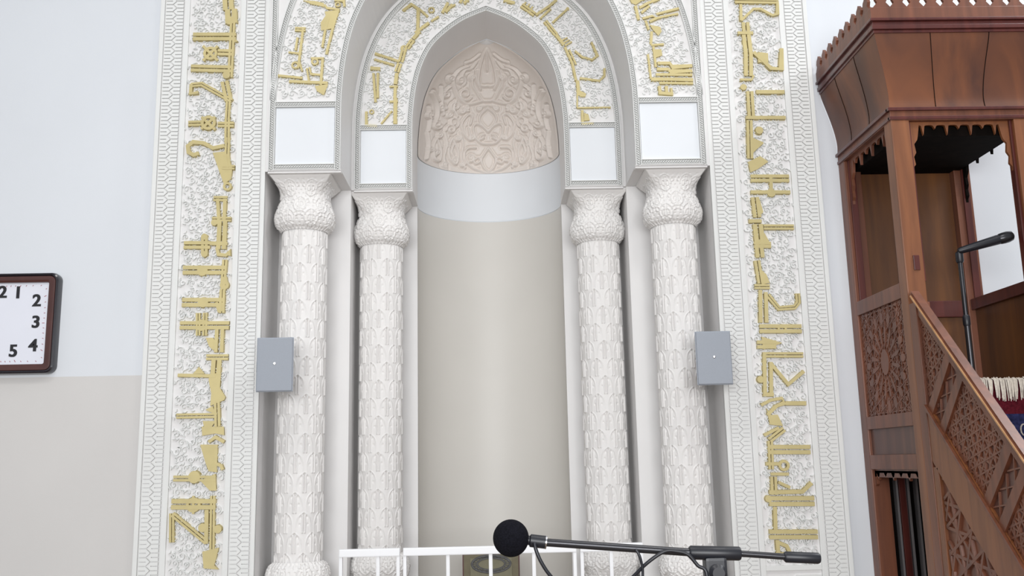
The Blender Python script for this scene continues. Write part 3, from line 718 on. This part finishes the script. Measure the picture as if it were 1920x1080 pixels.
for k in range(60):
    a = 2*PI*k/60; c_, s_ = math.cos(a), math.sin(a)
    f_ = min(.285/max(abs(c_), 1e-6), .228/max(abs(s_), 1e-6)); f2 = f_-(.014 if k % 5 == 0 else .008)
    ribbon(b, [(CKX+f2*c_, CKZ+f2*s_), (CKX+f_*c_, CKZ+f_*s_)], 0.003, XZ(WY-.0305), 0, 0.0008, 1.0)
b.build('minute_marks', REDINK, dial)
for nm, a, l, wd in (('hour_hand', PI*0.86, .13, .012), ('minute_hand', PI*1.08, .2, .008)):
    b = MB(); ribbon(b, [(CKX-.02*math.cos(a), CKZ-.02*math.sin(a)), (CKX+l*math.cos(a), CKZ+l*math.sin(a))], wd, XZ(WY-.034), 0, .0015, 1.0); b.build(nm, INK, ck)

# ---------------------------------------------------------------- white guard rails in front of the niche
def guard(x0, x1, bars, label):
    Y = 5.0; t = thing('guard_rail', ((x0+x1)/2, Y, 0), label, 'railing', 'white railings before the niche')
    b = MB(); b.cbox(x0, x1, Y-.016, Y+.016, 1.046, 1.086, 0.005); b.build('top_rail', WHITEM, t)
    b = MB(); b.cbox(x0, x1, Y-.012, Y+.012, 0.12, 0.15, 0.004); b.build('bottom_rail', WHITEM, t)
    for x in (x0+.009, x1-.009):
        b = MB(); b.cbox(x-.009, x+.009, Y-.011, Y+.011, 0.0, 1.048, 0.003); b.build('post', WHITEM, t)
    for x in bars:
        b = MB(); b.cbox(x-.0095, x+.0095, Y-.009, Y+.009, 0.148, 1.048, 0.003); b.build('baluster', WHITEM, t)
px_x = lambda p: at(p, 1050, 5.0)[0]
guard(px_x(636), px_x(750), [px_x(709)], 'short white metal railing before the inner column on the clock side')
guard(px_x(756), px_x(1081), [px_x(840), px_x(920), px_x(1001)], 'wide middle section of white metal railing before the niche')
guard(px_x(1088), px_x(1206), [px_x(1146)], 'short white metal railing before the inner column on the minbar side')

# ---------------------------------------------------------------- framed panel inside the niche
PY = 6.28
xa, xb = at(867, 1037, PY)[0], at(974, 1037, PY)[0]; zt = at(920, 1037, PY)[2]; xm = (xa+xb)/2
fp = thing('framed_panel', (xm, PY, 0), 'dark edged olive gold panel with oval medallion standing in the niche', 'panel')
b = MB(); b.cbox(xa, xb, PY, PY+.03, 0, zt, .004); b.build('frame', WOODD, fp)
b = MB(); b.cbox(xa+.008, xb-.008, PY-.008, PY+.002, .06, zt-.008, .003); b.build('gilt_border', GILT, fp)
b = MB(); b.cbox(xa+.05, xb-.05, PY-.013, PY-.006, .12, zt-.03, .003); b.build('field', GILTP, fp)
b = MB(); zo = at(920, 1057, PY)[2]; hw2 = (xb-xa)*.335
for k, (f, h) in enumerate(((1.0, .005), (.72, .007))):
    ribbon(b, [(xm+f*hw2*math.cos(2*PI*i/36), zo+f*.052*math.sin(2*PI*i/36)) for i in range(36)], .017 if k == 0 else .012, XZ(PY-.013), -.001, h, .6, closed=True)
for i in range(24):
    a = 2*PI*i/24; ribbon(b, [(xm+.75*hw2*math.cos(a), zo+.75*.052*math.sin(a)), (xm+.97*hw2*math.cos(a), zo+.97*.052*math.sin(a))], .006, XZ(PY-.013), -.001, .005, .6)
b.build('medallion', MEDAL, fp)

# ---------------------------------------------------------------- minbar
X0, X1, Y0, Y1 = 2.170, 2.940, 4.775, WY-0.002
mb_ = thing('wooden_minbar', (2.55, Y0, 0), 'tall carved reddish brown wooden minbar with canopy and stairs', 'pulpit')
PW = 0.10
ZSILL, ZHEAD, ZCAN, ZPLAT = 2.395, 3.275, 3.347, 1.42
def bx(name, m, *a, parent=mb_, c=0.004):
    b = MB(); b.cbox(*a, c); return b.build(name, m, parent)
# posts
for (x0, x1, y0, y1) in ((X0, X0+PW, Y0, Y0+.09), (X1-PW, X1, Y0, Y0+.09), (X0, X0+PW, Y1-.09, Y1), (X1-PW, X1, Y1-.09, Y1)):
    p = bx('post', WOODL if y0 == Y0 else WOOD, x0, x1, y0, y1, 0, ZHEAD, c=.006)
# slim mouldings on the inner edges of the posts
for x0, x1 in ((X0+PW, X0+PW+.014), (X1-PW-.014, X1-PW)): bx('post_moulding', WOODD, x0, x1, Y0+.02, Y0+.06, ZSILL, ZHEAD, c=.003)
for x in (X0+.02, X1-.06):
    for y0, y1 in ((Y0+.09, Y0+.104), (Y1-.104, Y1-.09)): bx('post_moulding', WOODD, x, x+.04, y0, y1, ZSILL, ZHEAD, c=.003)
bx('post_boss', WOODD, X0+.045, X0+.078, Y0-.006, Y0+.004, 2.45, 2.53)
bx('post', WOOD, X0, X0+.075, Y0-.075, Y0+.001, 0, 2.27)        # stair newel against the kiosk
# header beams
bx('header', WOOD, X0, X1, Y0, Y0+.06, ZHEAD, ZCAN-.001)
bx('header', WOOD, X0, X0+.06, Y0+.06, Y1, ZHEAD, ZCAN-.001)
bx('header', WOOD, X1-.06, X1, Y0+.06, Y1, ZHEAD, ZCAN-.001)
b = MB()
for z, d in ((ZCAN-.012, .014), (ZHEAD+.012, .006)):
    for q in ((X0-d, X1+d, Y0-d, Y0+.02), (X0-d, X0+.02, Y0, Y1), (X1-.02, X1+d, Y0, Y1)): b.cbox(*q, z-.008, z+.010, .003)
b.build('header_moulding', WOODD, mb_)
# coved canopy flaring outwards
cov = [(0.0, ZCAN), (-.004, 3.40), (.004, 3.47), (.022, 3.55), (.045, 3.63), (.066, 3.70), (.076, 3.745)]
cov = smooth_line(cov, 4)
def canopy_sheet(side):
    b = MB(); rows = []
    for d, z in cov:
        c = [(X0-d, Y1), (X0-d, Y0-d), (X1+d, Y0-d), (X1+d, Y1)]
        a, e = c[side], c[side+1]
        rows.append([(a[0]+(e[0]-a[0])*k/8, a[1]+(e[1]-a[1])*k/8, z) for k in range(9)])
    b.grid(np.array(rows)); return b.build('canopy_side', WOODX, mb_, smooth=True, fix=False)
for sd in range(3): canopy_sheet(sd)
for fx in (.33, .68):                                             # board seams on the cove
    b = MB(); b.tube([((X0-d)+(X1-X0+2*d)*fx, Y0-d-.0005, z) for d, z in cov], .0022, 6); b.build('board_seam', WOODK, mb_)
for fx in (.35, .7):
    b = MB(); b.tube([(X0-d-.0005, (Y0-d)+(Y1-Y0+d)*fx, z) for d, z in cov], .002, 6); b.build('board_seam', WOODK, mb_)
# cornice
b = MB()
for z0, z1, d in ((3.742, 3.760, .082), (3.760, 3.785, .092), (3.785, 3.806, .086), (3.806, 3.822, .100)):
    b.cbox(X0-d, X1+d, Y0-d, Y0-d+.05, z0, z1, .004); b.cbox(X0-d, X0-d+.05, Y0-d+.05, Y1, z0, z1, .004); b.cbox(X1+d-.05, X1+d, Y0-d+.05, Y1, z0, z1, .004)
b.build('cornice', WOODD, mb_)
b = MB(); b.box(X0+.062, X1-.062, Y0+.066, Y1-.005, 3.205, 3.33); b.build('canopy_ceiling', WOODK, mb_)  # dark of the unlit canopy inside is in its colour
FD = .092
FB, FT = 3.822, 3.886
b = MB(); b.cbox(X0-FD, X1+FD, Y0-FD, Y0-FD+.022, FB, FT, .003); b.build('frieze', WOOD, mb_)
b = MB(); b.cbox(X0-FD, X0-FD+.022, Y0-FD+.022, Y1, FB, FT, .003); b.build('frieze', WOOD, mb_)
b = MB(); b.cbox(X1+FD-.022, X1+FD, Y0-FD+.022, Y1, FB, FT, .003); b.build('frieze', WOOD, mb_)
# merlons
MER = [(-.046, 0), (.046, 0), (.046, .004), (.024, .030), (.034, .050), (.026, .070), (.010, .080), (0, .092), (-.010, .080), (-.026, .070), (-.034, .050), (-.024, .030), (-.046, .004)]
n_f = 10
for k in range(n_f):
    xc = 2.143+.0916*k
    b = MB(); b.prism([(xc+u, FT-.001+v) for u, v in MER], XZ(Y0-FD+.020), 0, .018); b.build('merlon', WOOD, mb_)
n_s = 9
for sx, xs in ((-1, X0-FD+.002), (1, X1+FD-.020)):
    for k in range(n_s):
        yc = 4.752+.0945*k
        b = MB(); b.prism([(yc+u, FT-.001+v) for u, v in MER], YZ(xs, 1), 0, .018); b.build('merlon', WOOD, mb_)
# lambrequins: hanging fretted valances
def valance(L, n, drop, br):
    """outline (u from 0 to L, v downwards negative): pendants along the top, stepped brackets at both ends"""
    pts = [(0, 0), (0, -br)]
    st = [(.012, -br), (.016, -br*.86), (.030, -br*.80), (.024, -br*.66), (.038, -br*.58), (.032, -br*.42), (.050, -br*.34), (.055, -drop*1.1)]
    pts += st
    a, e = .055, L-.055; w_ = (e-a)/n
    for k in range(n):
        x = a+k*w_
        dr = drop*(1.0 if k % 2 == 0 else 0.55)
        pts += [(x+w_*.18, -drop*.25), (x+w_*.35, -drop*.3), (x+w_*.5, -dr), (x+w_*.65, -drop*.3), (x+w_*.82, -drop*.25)]
    pts += [(L-u, v) for u, v in st[::-1]] + [(L, -br), (L, 0)]
    return pts
va = valance(X1-X0-2*PW, 7, .075, .30)
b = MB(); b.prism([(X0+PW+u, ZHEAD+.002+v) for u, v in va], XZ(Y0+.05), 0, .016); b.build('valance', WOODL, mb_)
va = valance(Y1-Y0-.18, 6, .085, .30)
for x, m in ((X0+.028, WOOD), (X1-.05, WOODK)):  # far valance coloured near black to stand for its shade
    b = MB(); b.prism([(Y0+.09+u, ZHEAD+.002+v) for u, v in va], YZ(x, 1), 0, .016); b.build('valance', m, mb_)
# kiosk back panel and right parapet
bx('back_panel', WOODO, X0+PW-.01, X1-PW+.01, Y1-.035, Y1-.012, ZPLAT, 3.21, c=.002)
b = MB(); b.cbox(X0+PW, X1-PW, Y1-.06, Y1-.03, ZSILL-.09, ZSILL+.01, .006)
b.build('back_rail', WOODD, mb_)
bx('side_sill', WOODD, X1-.085, X1+.012, Y0+.09, Y1-.09, ZSILL-.055, ZSILL+.01, c=.006)
bx('side_panel', WOODO, X1-.06, X1-.03, Y0+.088, Y1-.088, ZPLAT, ZSILL-.054, c=.002)
# left face of the kiosk: sill, star panel, bands
LY0, LY1 = Y0+.088, Y1-.088
bx('side_sill', WOOD, X0, X0+.07, LY0, LY1, 2.318, ZSILL+.005)
bx('side_rail', WOOD, X0, X0+.06, LY0, LY1, 1.650, 1.722)
bx('side_rail', WOOD, X0, X0+.06, LY0, LY1, 1.425, 1.505)
bx('band_panel', WOODC, X0+.018, X0+.05, LY0, LY1, 1.504, 1.651, c=.002)
sp_o = bx('star_panel', WOODC, X0+.022, X0+.05, LY0, LY1, 1.721, 2.319, c=.002)
def clip_seg(p, d, poly):
    """clip the infinite line p + t d to a convex polygon (counter-clockwise or clockwise)"""
    t0, t1 = -1e9, 1e9; n = len(poly)
    A = sum(poly[i][0]*poly[(i+1) % n][1]-poly[(i+1) % n][0]*poly[i][1] for i in range(n)); sg = 1 if A > 0 else -1
    for i in range(n):
        a, e = poly[i], poly[(i+1) % n]; nx, ny = -(e[1]-a[1])*sg, (e[0]-a[0])*sg
        den = nx*d[0]+ny*d[1]; num = nx*(a[0]-p[0])+ny*(a[1]-p[1])
        if abs(den) < 1e-9:
            if num > 0: return None
        elif den > 0: t0 = max(t0, num/den)
        else: t1 = min(t1, num/den)
    if t1-t0 < 0.012: return None
    return [(p[0]+d[0]*t0, p[1]+d[1]*t0), (p[0]+d[0]*t1, p[1]+d[1]*t1)]
def girih(mb, poly, c, step, w_, X, h, rot=0.0, fam=5, phase=0.5):
    for k in range(fam):
        a = rot+PI*k/fam; d = (math.cos(a), math.sin(a)); nrm = (-d[1], d[0])
        for i in range(-14, 15):
            o_ = (i+phase)*step*(1.0 if i % 2 else 1.0)
            sg = clip_seg((c[0]+nrm[0]*o_, c[1]+nrm[1]*o_), d, poly)
            if sg: ribbon(mb, sg, w_, YZ(X), -.001, h+.0004*k, .7)
b = MB(); cyz = (5.163, 2.010); fnp = YZ(X0+.022)
hw3, hh3 = (LY1-LY0)/2, .299
box_poly = [(LY0, 1.721), (LY1, 1.721), (LY1, 2.319), (LY0, 2.319)]
def in_box(p): return (min(max(p[0], LY0+.004), LY1-.004), min(max(p[1], 1.725), 2.315))
girih(b, box_poly, cyz, .058, .008, X0+.022, .007, rot=.0, fam=8, phase=.5)
disc = [(cyz[0]+.052*math.cos(2*PI*k/32), cyz[1]+.072*math.sin(2*PI*k/32)) for k in range(32)]
b.prism(disc, fnp, -.001, .013)
for k in range(16):                                            # rosette petals, hexagonal cells and strapwork round the disc
    a = 2*PI*(k+.5)/16; ca_, sa_ = math.cos(a), math.sin(a)
    def rp(r, da): return (cyz[0]+r*math.cos(a+da), cyz[1]+r*1.08*math.sin(a+da))
    b.prism([rp(.075, 0), rp(.105, -.065), rp(.165, -.075), rp(.195, 0), rp(.165, .075), rp(.105, .065)], fnp, -.001, .011)
    r2 = [rp(.19, .196), rp(.215, .11), rp(.245, .12), rp(.262, .196), rp(.245, .27), rp(.215, .28)]
    b.prism([in_box(q) for q in r2], fnp, -.001, .010)
b.build('star_carving', WOOD, sp_o)
b = MB()
for cyy_, czz_ in ((LY0, 1.721), (LY1, 1.721), (LY0, 2.319), (LY1, 2.319)):
    sy_, sz_ = (1 if cyy_ == LY0 else -1), (1 if czz_ < 2 else -1)
    for k in range(5):
        a = PI/2*(k+.5)/5
        for r0, r1 in ((.03, .075), (.085, .125)):
            da = .11
            q = [(cyy_+sy_*r*math.cos(a+e), czz_+sz_*r*math.sin(a+e)) for r, e in ((r0, 0), ((r0+r1)/2, -da), (r1, 0), ((r0+r1)/2, da))]
            b.prism([in_box(p) for p in q], fnp, -.001, .010)
for z in (1.735, 2.305): ribbon(b, [(LY0+.005, z), (LY1-.005, z)], .010, fnp, -.001, .008, .7)
for y in (LY0+.010, LY1-.010): ribbon(b, [(y, 1.725), (y, 2.315)], .010, fnp, -.001, .008, .7)
b.build('corner_carving', WOOD, sp_o)
# underpass below the platform
bx('platform', WOOD, X0+.02, X1-.02, Y0, Y1-.04, ZPLAT-.04, ZPLAT, c=.003)
L_ = LY1-LY0
va = [(0, 0), (0, -.10), (.02, -.085)]+[(L_*f, v) for k in range(6) for f, v in (((k+.28)/6, -.022), ((k+.5)/6, -.062 if k % 2 else -.045), ((k+.72)/6, -.022))]+[(L_-.02, -.085), (L_, -.10), (L_, 0)]
b = MB(); b.prism([(LY0+u, 1.427+v) for u, v in va], YZ(X0+.02, 1), 0, .016); b.build('valance', WOOD, mb_)
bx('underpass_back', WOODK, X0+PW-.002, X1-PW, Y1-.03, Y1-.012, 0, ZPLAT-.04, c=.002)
for x, wd, m in ((2.215, .034, WOODD), (2.257, .030, PALE), (2.317, .012, GREYD), (2.347, .040, WOODD), (2.382, .014, GREYD), (2.433, .012, GREYD)):
    bx('underpass_batten', m, x-wd/2, x+wd/2, Y1-.075, Y1-.03, 0, ZPLAT-.041, c=.004)
# stairs, parapets
SL = 0.962
def zrail(y): return 2.302+(y-4.700)*SL               # top of the hand rail
def zpt(y): return 1.931+(y-4.419)*SL                  # upper edge of the carved panels
def zpb(y): return 1.698+(y-4.649)*SL                  # lower edge of the carved panels
def zsl(y): return 1.405+(y-4.63)*SL                   # lower edge of the stringer
YE = 3.15
for k in range(6):
    bx('stair_tread', WOOD, X0+.07, X1-.07, Y0-.235*(k+1), Y0-.235*k+.015, ZPLAT-.236*(k+1), ZPLAT-.236*(k+1)+.035, c=.005)
    bx('stair_riser', WOODC, X0+.07, X1-.07, Y0-.235*k, Y0-.235*k+.015, max(0, ZPLAT-.236*(k+1)-.0), ZPLAT-.236*k-.001, c=.002)
u_ = (1/math.hypot(1, SL), SL/math.hypot(1, SL))       # up-slope unit (Y, Z)
nrm_ = (-u_[1], u_[0])
def member(mb, y, z, l, wd, fn, d0, d1):
    """strip through (y, z) running square to the slope"""
    a = (y-u_[0]*wd/2, z-u_[1]*wd/2); e = (y+u_[0]*wd/2, z+u_[1]*wd/2)
    mb.prism([a, e, (e[0]-nrm_[0]*l, e[1]-nrm_[1]*l), (a[0]-nrm_[0]*l, a[1]-nrm_[1]*l)], fn, d0, d1)
def parapet(xf, sgn):
    """xf: outer face, sgn: direction of the outside"""
    fn = lambda u, v, d: (xf-sgn*.02+sgn*d, u, v)
    YT = Y0-.074
    b = MB(); b.prism([(YE, zpb(YE)-.02), (YT, zpb(YT)-.02), (YT, zpt(YT)+.02), (YE, zpt(YE)+.02)], fn, -.03, .0); back = b.build('parapet_panel', WOODC, mb_)
    b = MB(); b.prism([(YE, zpt(YE)), (YT, zpt(YT)), (YT, zrail(YT)-.03), (YE, zrail(YE)-.03)], fn, -.018, .018); b.build('parapet_top_board', WOOD, mb_)
    b = MB(); b.prism([(YE, zsl(YE)), (Y0-.0, zsl(Y0)), (Y0-.0, zpb(Y0)), (YE, zpb(YE))], fn, -.035, .020); b.build('stringer', WOODL, mb_)
    b = MB(); b.prism([(YE, zpb(YE)-.022), (YT, zpb(YT)-.022), (YT, zpb(YT)), (YE, zpb(YE))], fn, .015, .032); b.build('stringer_bead', WOOD, mb_)
    b = MB()
    for o0, o1, h0, h1 in ((-.034, -.012, -.020, .034), (-.012, .0, -.014, .028)):
        b.prism([(YE, zrail(YE)+o0), (YT+.03, zrail(YT+.03)+o0), (YT+.03, zrail(YT+.03)+o1), (YE, zrail(YE)+o1)], fn, h0, h1)
    b.build('handrail', WOOD, mb_)
    b = MB(); b.tube([(xf-sgn*.02+sgn*.036, y, zrail(y)-.019) for y in (YE, YT+.02)], .0055, 8); b.build('rail_bead', BEAD, mb_)
    b = MB(); H_ = (zpt(0)-zpb(0))*u_[0]
    def on_top(s): return (4.419-u_[0]*s, zpt(4.419-u_[0]*s))
    for s in (-.031, .113, .590, .734, 1.211, 1.355):
        y, z = on_top(s); member(b, y, z, H_, .056, fn, 0, .018)
    b.build('parapet_stile', WOOD, mb_)
    b = MB()
    def quad(s0, s1): 
        (ya, za), (yb, zb) = on_top(s0), on_top(s1)
        return [(ya, za), (yb, zb), (yb-nrm_[0]*H_, zb-nrm_[1]*H_), (ya-nrm_[0]*H_, za-nrm_[1]*H_)]
    Xc = xf-sgn*.02
    for s0, s1 in ((.143, .560), (.764, 1.181)):
        q = quad(s0, s1); c = (sum(p[0] for p in q)/4, sum(p[1] for p in q)/4)
        girih(b, q, c, .046, .012, Xc, .008, rot=.35) if sgn < 0 else None
    for s0, s1 in ((-.001, .083), (.620, .704), (1.241, 1.325)):
        q = quad(s0, s1); m0 = [((q[0][k]+q[1][k])/2, (q[3][k]+q[2][k])/2) for k in (0, 1)]
        if sgn < 0 and s1-s0 > .05:
            p_ = lambda f, g: (q[0][0]+(q[1][0]-q[0][0])*f+(q[3][0]-q[0][0])*g, q[0][1]+(q[1][1]-q[0][1])*f+(q[3][1]-q[0][1])*g)
            for i in range(3):
                ribbon(b, [p_(.05, i/3+.02), p_(.95, (i+1)/3-.02)], .010, YZ(Xc), -.001, .009, .7)
                ribbon(b, [p_(.95, i/3+.02), p_(.05, (i+1)/3-.02)], .010, YZ(Xc), -.001, .0085, .7)
    if sgn < 0:
        tri = [(YT-.005, zpt(YT)-.02), (YT-.005, zpb(YT)+.05), (4.60, zpb(4.60)+.075), (on_top(-.09)[0], on_top(-.09)[1]-.02)]
        girih(b, tri, (4.60, 1.9), .046, .012, Xc, .008, rot=.2)
        b.build('lattice_carving', WOOD, back)
    # triangular side below the stringer
    b = MB(); yb = 4.63-1.405/SL
    b.prism([(max(yb, YE)+.25, 0), (Y0-.074, 0), (Y0-.074, zsl(Y0-.074)+.02), (max(yb, YE)+.25, max(zsl(max(yb, YE)+.25), 0.02)+.02)], fn, -.03, .0)
    side = b.build('stair_side', WOOD, mb_)
    if sgn < 0:
        bx('side_stile', WOODL, xf, xf+.05, Y0-.13, Y0-.075, 0, zsl(Y0-.13)+.02)
        b = MB(); tri = [(3.6, .02), (Y0-.14, .02), (Y0-.14, zsl(Y0-.14)-.01), (3.6, zsl(3.6)-.01)]
        girih(b, tri, (4.5, .75), .115, .022, Xc, .011, rot=.12, phase=.35)
        b.build('side_carving', WOOD, side)
parapet(X0+.004, -1)
parapet(X1-.004, 1)
bx('newel', WOODL, X0-.01, X0+.08, YE-.09, YE+.005, 0, max(.9, zrail(YE)+.05)); bx('newel', WOODL, X1-.08, X1+.01, YE-.09, YE+.005, 0, max(.9, zrail(YE)+.05))
# preacher's seat
bx('seat_box', WOOD, X0+PW+.02, X1-.062, 5.02, Y1-.095, ZPLAT, 1.875, c=.006)

# rug draped over the seat
rug = thing('fringed_rug', (2.55, 5.0, ZPLAT), 'dark red and blue rug with white fringe hanging over the minbar seat', 'rug')
RX0, RX1 = 2.31, 2.862
def sheet(name, m, z0, z1, y, x0=RX0, x1=RX1, th_=.008):
    n = 24; rows = []
    for k in range(2):
        rows.append([(x0+(x1-x0)*i/n, y+.004*math.sin(i*.9)+.002*math.sin(i*2.3), (z0, z1)[k]) for i in range(n+1)])
    b = MB(); b.grid(np.array(rows)); b.grid(np.array(rows)+np.array([0, th_, 0])); return b.build(name, m, rug, smooth='all', fix=False)
sheet('red_border', RUGR, 1.70, 1.886, 5.002)
sheet('blue_field', RUGB, 1.43, 1.705, 4.998)
b = MB()
for i in range(8):
    x = RX0+.04+i*.067
    ribbon(b, [(x+.018*math.cos(2*PI*k/12), 1.62+.030*math.sin(2*PI*k/12)) for k in range(12)], .008, XZ(4.993), 0, .003, .7, closed=True)
b.build('woven_motif', RUGC, rug)
b = MB(); b.cbox(RX0, RX1, 4.995, 5.20, 1.880, 1.892, .003); b.build('seat_cover', RUGR, rug)
b = MB()
for i in range(95):
    x = RX0+(RX1-RX0)*i/94; l = random.uniform(.085, .115); dx = random.uniform(-.01, .01); y = 4.988+random.uniform(-.006, .004)
    b.tube([(x, 5.0, 1.893+random.uniform(0, .01)), (x+dx*.3, y-.004, 1.885), (x+dx*.6, y-.006, 1.885-l*.5), (x+dx, y-.002, 1.885-l)], [.0034, .0036, .0036, .002], 4)
f = b.build('fringe', FRINGE, rug); f['kind'] = 'stuff'

# microphone on a stand inside the minbar
SY = 4.92
p0, p1 = at(1803, 476, SY), at(1822, 690, SY)
ms = thing('microphone_stand', (p1[0], SY, ZPLAT), 'dark upright microphone stand on the minbar platform', 'microphone stand')
b = MB(); b.lathe([(.052, 0), (.052, .012), (.03, .02), (.012, .03)], (p1[0], SY, ZPLAT+.001), 24); b.build('base', BLACK, ms, smooth=True)
b = MB(); b.tube([(p1[0], SY, ZPLAT+.02), (p1[0], SY, 2.2)], .015, 12); b.build('lower_pole', STEEL, ms, smooth=True)
b = MB(); b.tube([(p1[0], SY, 2.19), (p1[0], SY, p0[2])], .012, 12); b.build('upper_pole', STEEL, ms, smooth=True)
b = MB(); b.lathe([(.016, -.03), (.019, -.02), (.019, .02), (.014, .03)], (p1[0], SY, 2.2), 16); b.build('clutch', BLACK, ms, smooth=True)
b = MB(); b.lathe([(.015, -.04), (.02, -.03), (.02, .015), (.012, .024)], (p1[0], SY, p0[2]-.01), 16); b.build('mount', BLACK, ms, smooth=True)
q0 = Vector((p1[0]-.01, SY-.014, p0[2]+.012)); q1 = Vector(at(1900, 441, SY-.05))
hm = thing('microphone', tuple(q0), 'black handheld microphone clipped to the stand inside the minbar', 'microphone')
d_ = q1-q0
b = MB(); b.tube([tuple(q0+d_*t) for t in (0, .04, .3, .72, .74)], [.013, .018, .022, .027, .025], 16); b.build('handle', BLACK, hm, smooth=True)
b = MB(); b.tube([tuple(q0+d_*t) for t in (.73, .76, .82, .9, .97, 1.0)], [.025, .029, .031, .031, .026, .014], 16); b.build('grille', STEEL, hm, smooth=True)

# ---------------------------------------------------------------- foreground boom microphone
BY = 1.9
A = lambda x, y: Vector(at(x, y, BY))
bs = thing('boom_stand', (at(1340, 1060, BY)[0], BY, 0), 'black boom microphone stand reaching across before the niche', 'microphone stand')
a0, a1, a2, a3, a4 = A(1024, 1017), A(1292, 1036), A(1388, 1038), A(1470, 1044), A(1537, 1047)
b = MB(); b.tube([tuple(a0), tuple(a1+(a2-a1)*.1)], .0078, 14); b.build('boom', STEEL, bs, smooth=True)
b = MB(); b.tube([tuple(a1), tuple(a1+(a2-a1)*.03), tuple(a1+(a2-a1)*.97), tuple(a2)], [.011, .0135, .0135, .012], 16); b.build('sleeve', BLACK, bs, smooth=True)
b = MB(); b.tube([tuple(a2), tuple(a3+(a4-a3)*.2)], .0062, 12); b.build('boom_tail', STEEL, bs, smooth=True)
b = MB(); b.tube([tuple(a3), tuple(a3+(a4-a3)*.05), tuple(a3+(a4-a3)*.95), tuple(a4)], [.008, .0108, .0108, .009], 16); b.build('counterweight', BLACK, bs, smooth=True)
pc = A(1340, 1060)
b = MB(); b.cbox(pc.x-.021, pc.x+.021, BY-.018, BY+.018, pc.z-.035, pc.z+.016, .006); b.build('clamp', BLACK, bs)
b = MB(); b.lathe([(.016, 0), (.017, -.01), (.012, -.016)], (pc.x, BY-.017, pc.z-.012), 14, 'y'); b.build('clamp_knob', BLACK, bs, smooth=True)
b = MB(); b.tube([(pc.x, BY, .03), (pc.x, BY, .75)], .012, 14); b.build('lower_pole', BLACK, bs, smooth=True)
b = MB(); b.tube([(pc.x, BY, .74), (pc.x, BY, pc.z-.03)], .009, 14); b.build('upper_pole', STEEL, bs, smooth=True)
b = MB(); b.lathe([(.014, -.03), (.018, -.02), (.018, .02), (.012, .03)], (pc.x, BY, .75), 16); b.build('clutch', BLACK, bs, smooth=True)
b = MB(); b.lathe([(.13, 0), (.13, .012), (.06, .024), (.02, .04)], (pc.x, BY, .0005), 32); b.build('base', BLACK, bs, smooth=True)
bmk = thing('boom_microphone', tuple(A(958, 1010)), 'microphone with round black foam windscreen before the niche', 'microphone')
c = A(958, 1009)
b = MB()
n1, n2 = 24, 36; rows = np.zeros((n1+1, n2, 3)); rr_ = .0352
for i in range(n1+1):
    for j in range(n2):
        t_, p_ = PI*i/n1, 2*PI*j/n2
        rows[i, j] = (c.x+rr_*1.0*math.sin(t_)*math.cos(p_), c.y+rr_*math.sin(t_)*math.sin(p_), c.z+rr_*1.02*math.cos(t_))
b.grid(rows, True); b.build('foam_windscreen', FOAM, bmk, smooth='all', fix=False)
e0, e1 = A(982, 1012), A(1024, 1017)
b = MB(); b.tube([tuple(c), tuple(e0), tuple(e0+(e1-e0)*.25), tuple(e0+(e1-e0)*.3), tuple(e0+(e1-e0)*.96)], [.008, .009, .009, .0125, .0125], 16); b.build('clip', BLACK, bmk, smooth=True)
b = MB(); b.tube([tuple(e0+(e1-e0)*.96), tuple(e1+(e1-e0)*.02)], .0128, 16); b.build('clip_ring', CHROME, bmk, smooth=True)
# cable looping along the boom
def P(x, y, dy=0): 
    q = at(x, y, BY+dy); return q
cab = smooth_line([P(1002,1018,-.012), P(1006,1034,-.016), P(1016,1056,-.016), P(1034,1082,-.012), P(1075,1125,0), P(1130,1130,.005), P(1180,1088,.004), P(1213,1056,-.012), P(1246,1034,-.016), P(1270,1034,-.018), P(1290,1040,-.019), P(1308,1060,-.02), P(1326,1082,-.024), P(1322,1200,-.03)], 6)
last = cab[-1]; cab += [(last[0], last[1], z_) for z_ in (1.0, .7, .4, .1)] + [(last[0]-.03, last[1]-.03, .012), (last[0]-.3, last[1]-.2, .006), (last[0]-.7, last[1]-.1, .006)]
b = MB(); b.tube(cab, .0036, 8); tag(b.build('microphone_cable', BLACK, smooth='all'), 'thin black cable hanging in loops from the boom', 'cable')
cab2 = smooth_line([P(1192,1030,-.012), P(1199,1042,-.014), P(1204,1062,-.012), P(1205,1085,-.010), P(1203,1180,-.008)], 5)
last = cab2[-1]; cab2 += [(last[0], last[1], z_) for z_ in (.9, .5, .1, .012)] + [(last[0]-.2, last[1]+.1, .006), (last[0]-.5, last[1]+.3, .006)]
b = MB(); b.tube(cab2, .0028, 8); tag(b.build('thin_cable', BLACK, smooth='all'), 'thinner dark cable dropping straight down from the boom', 'cable')
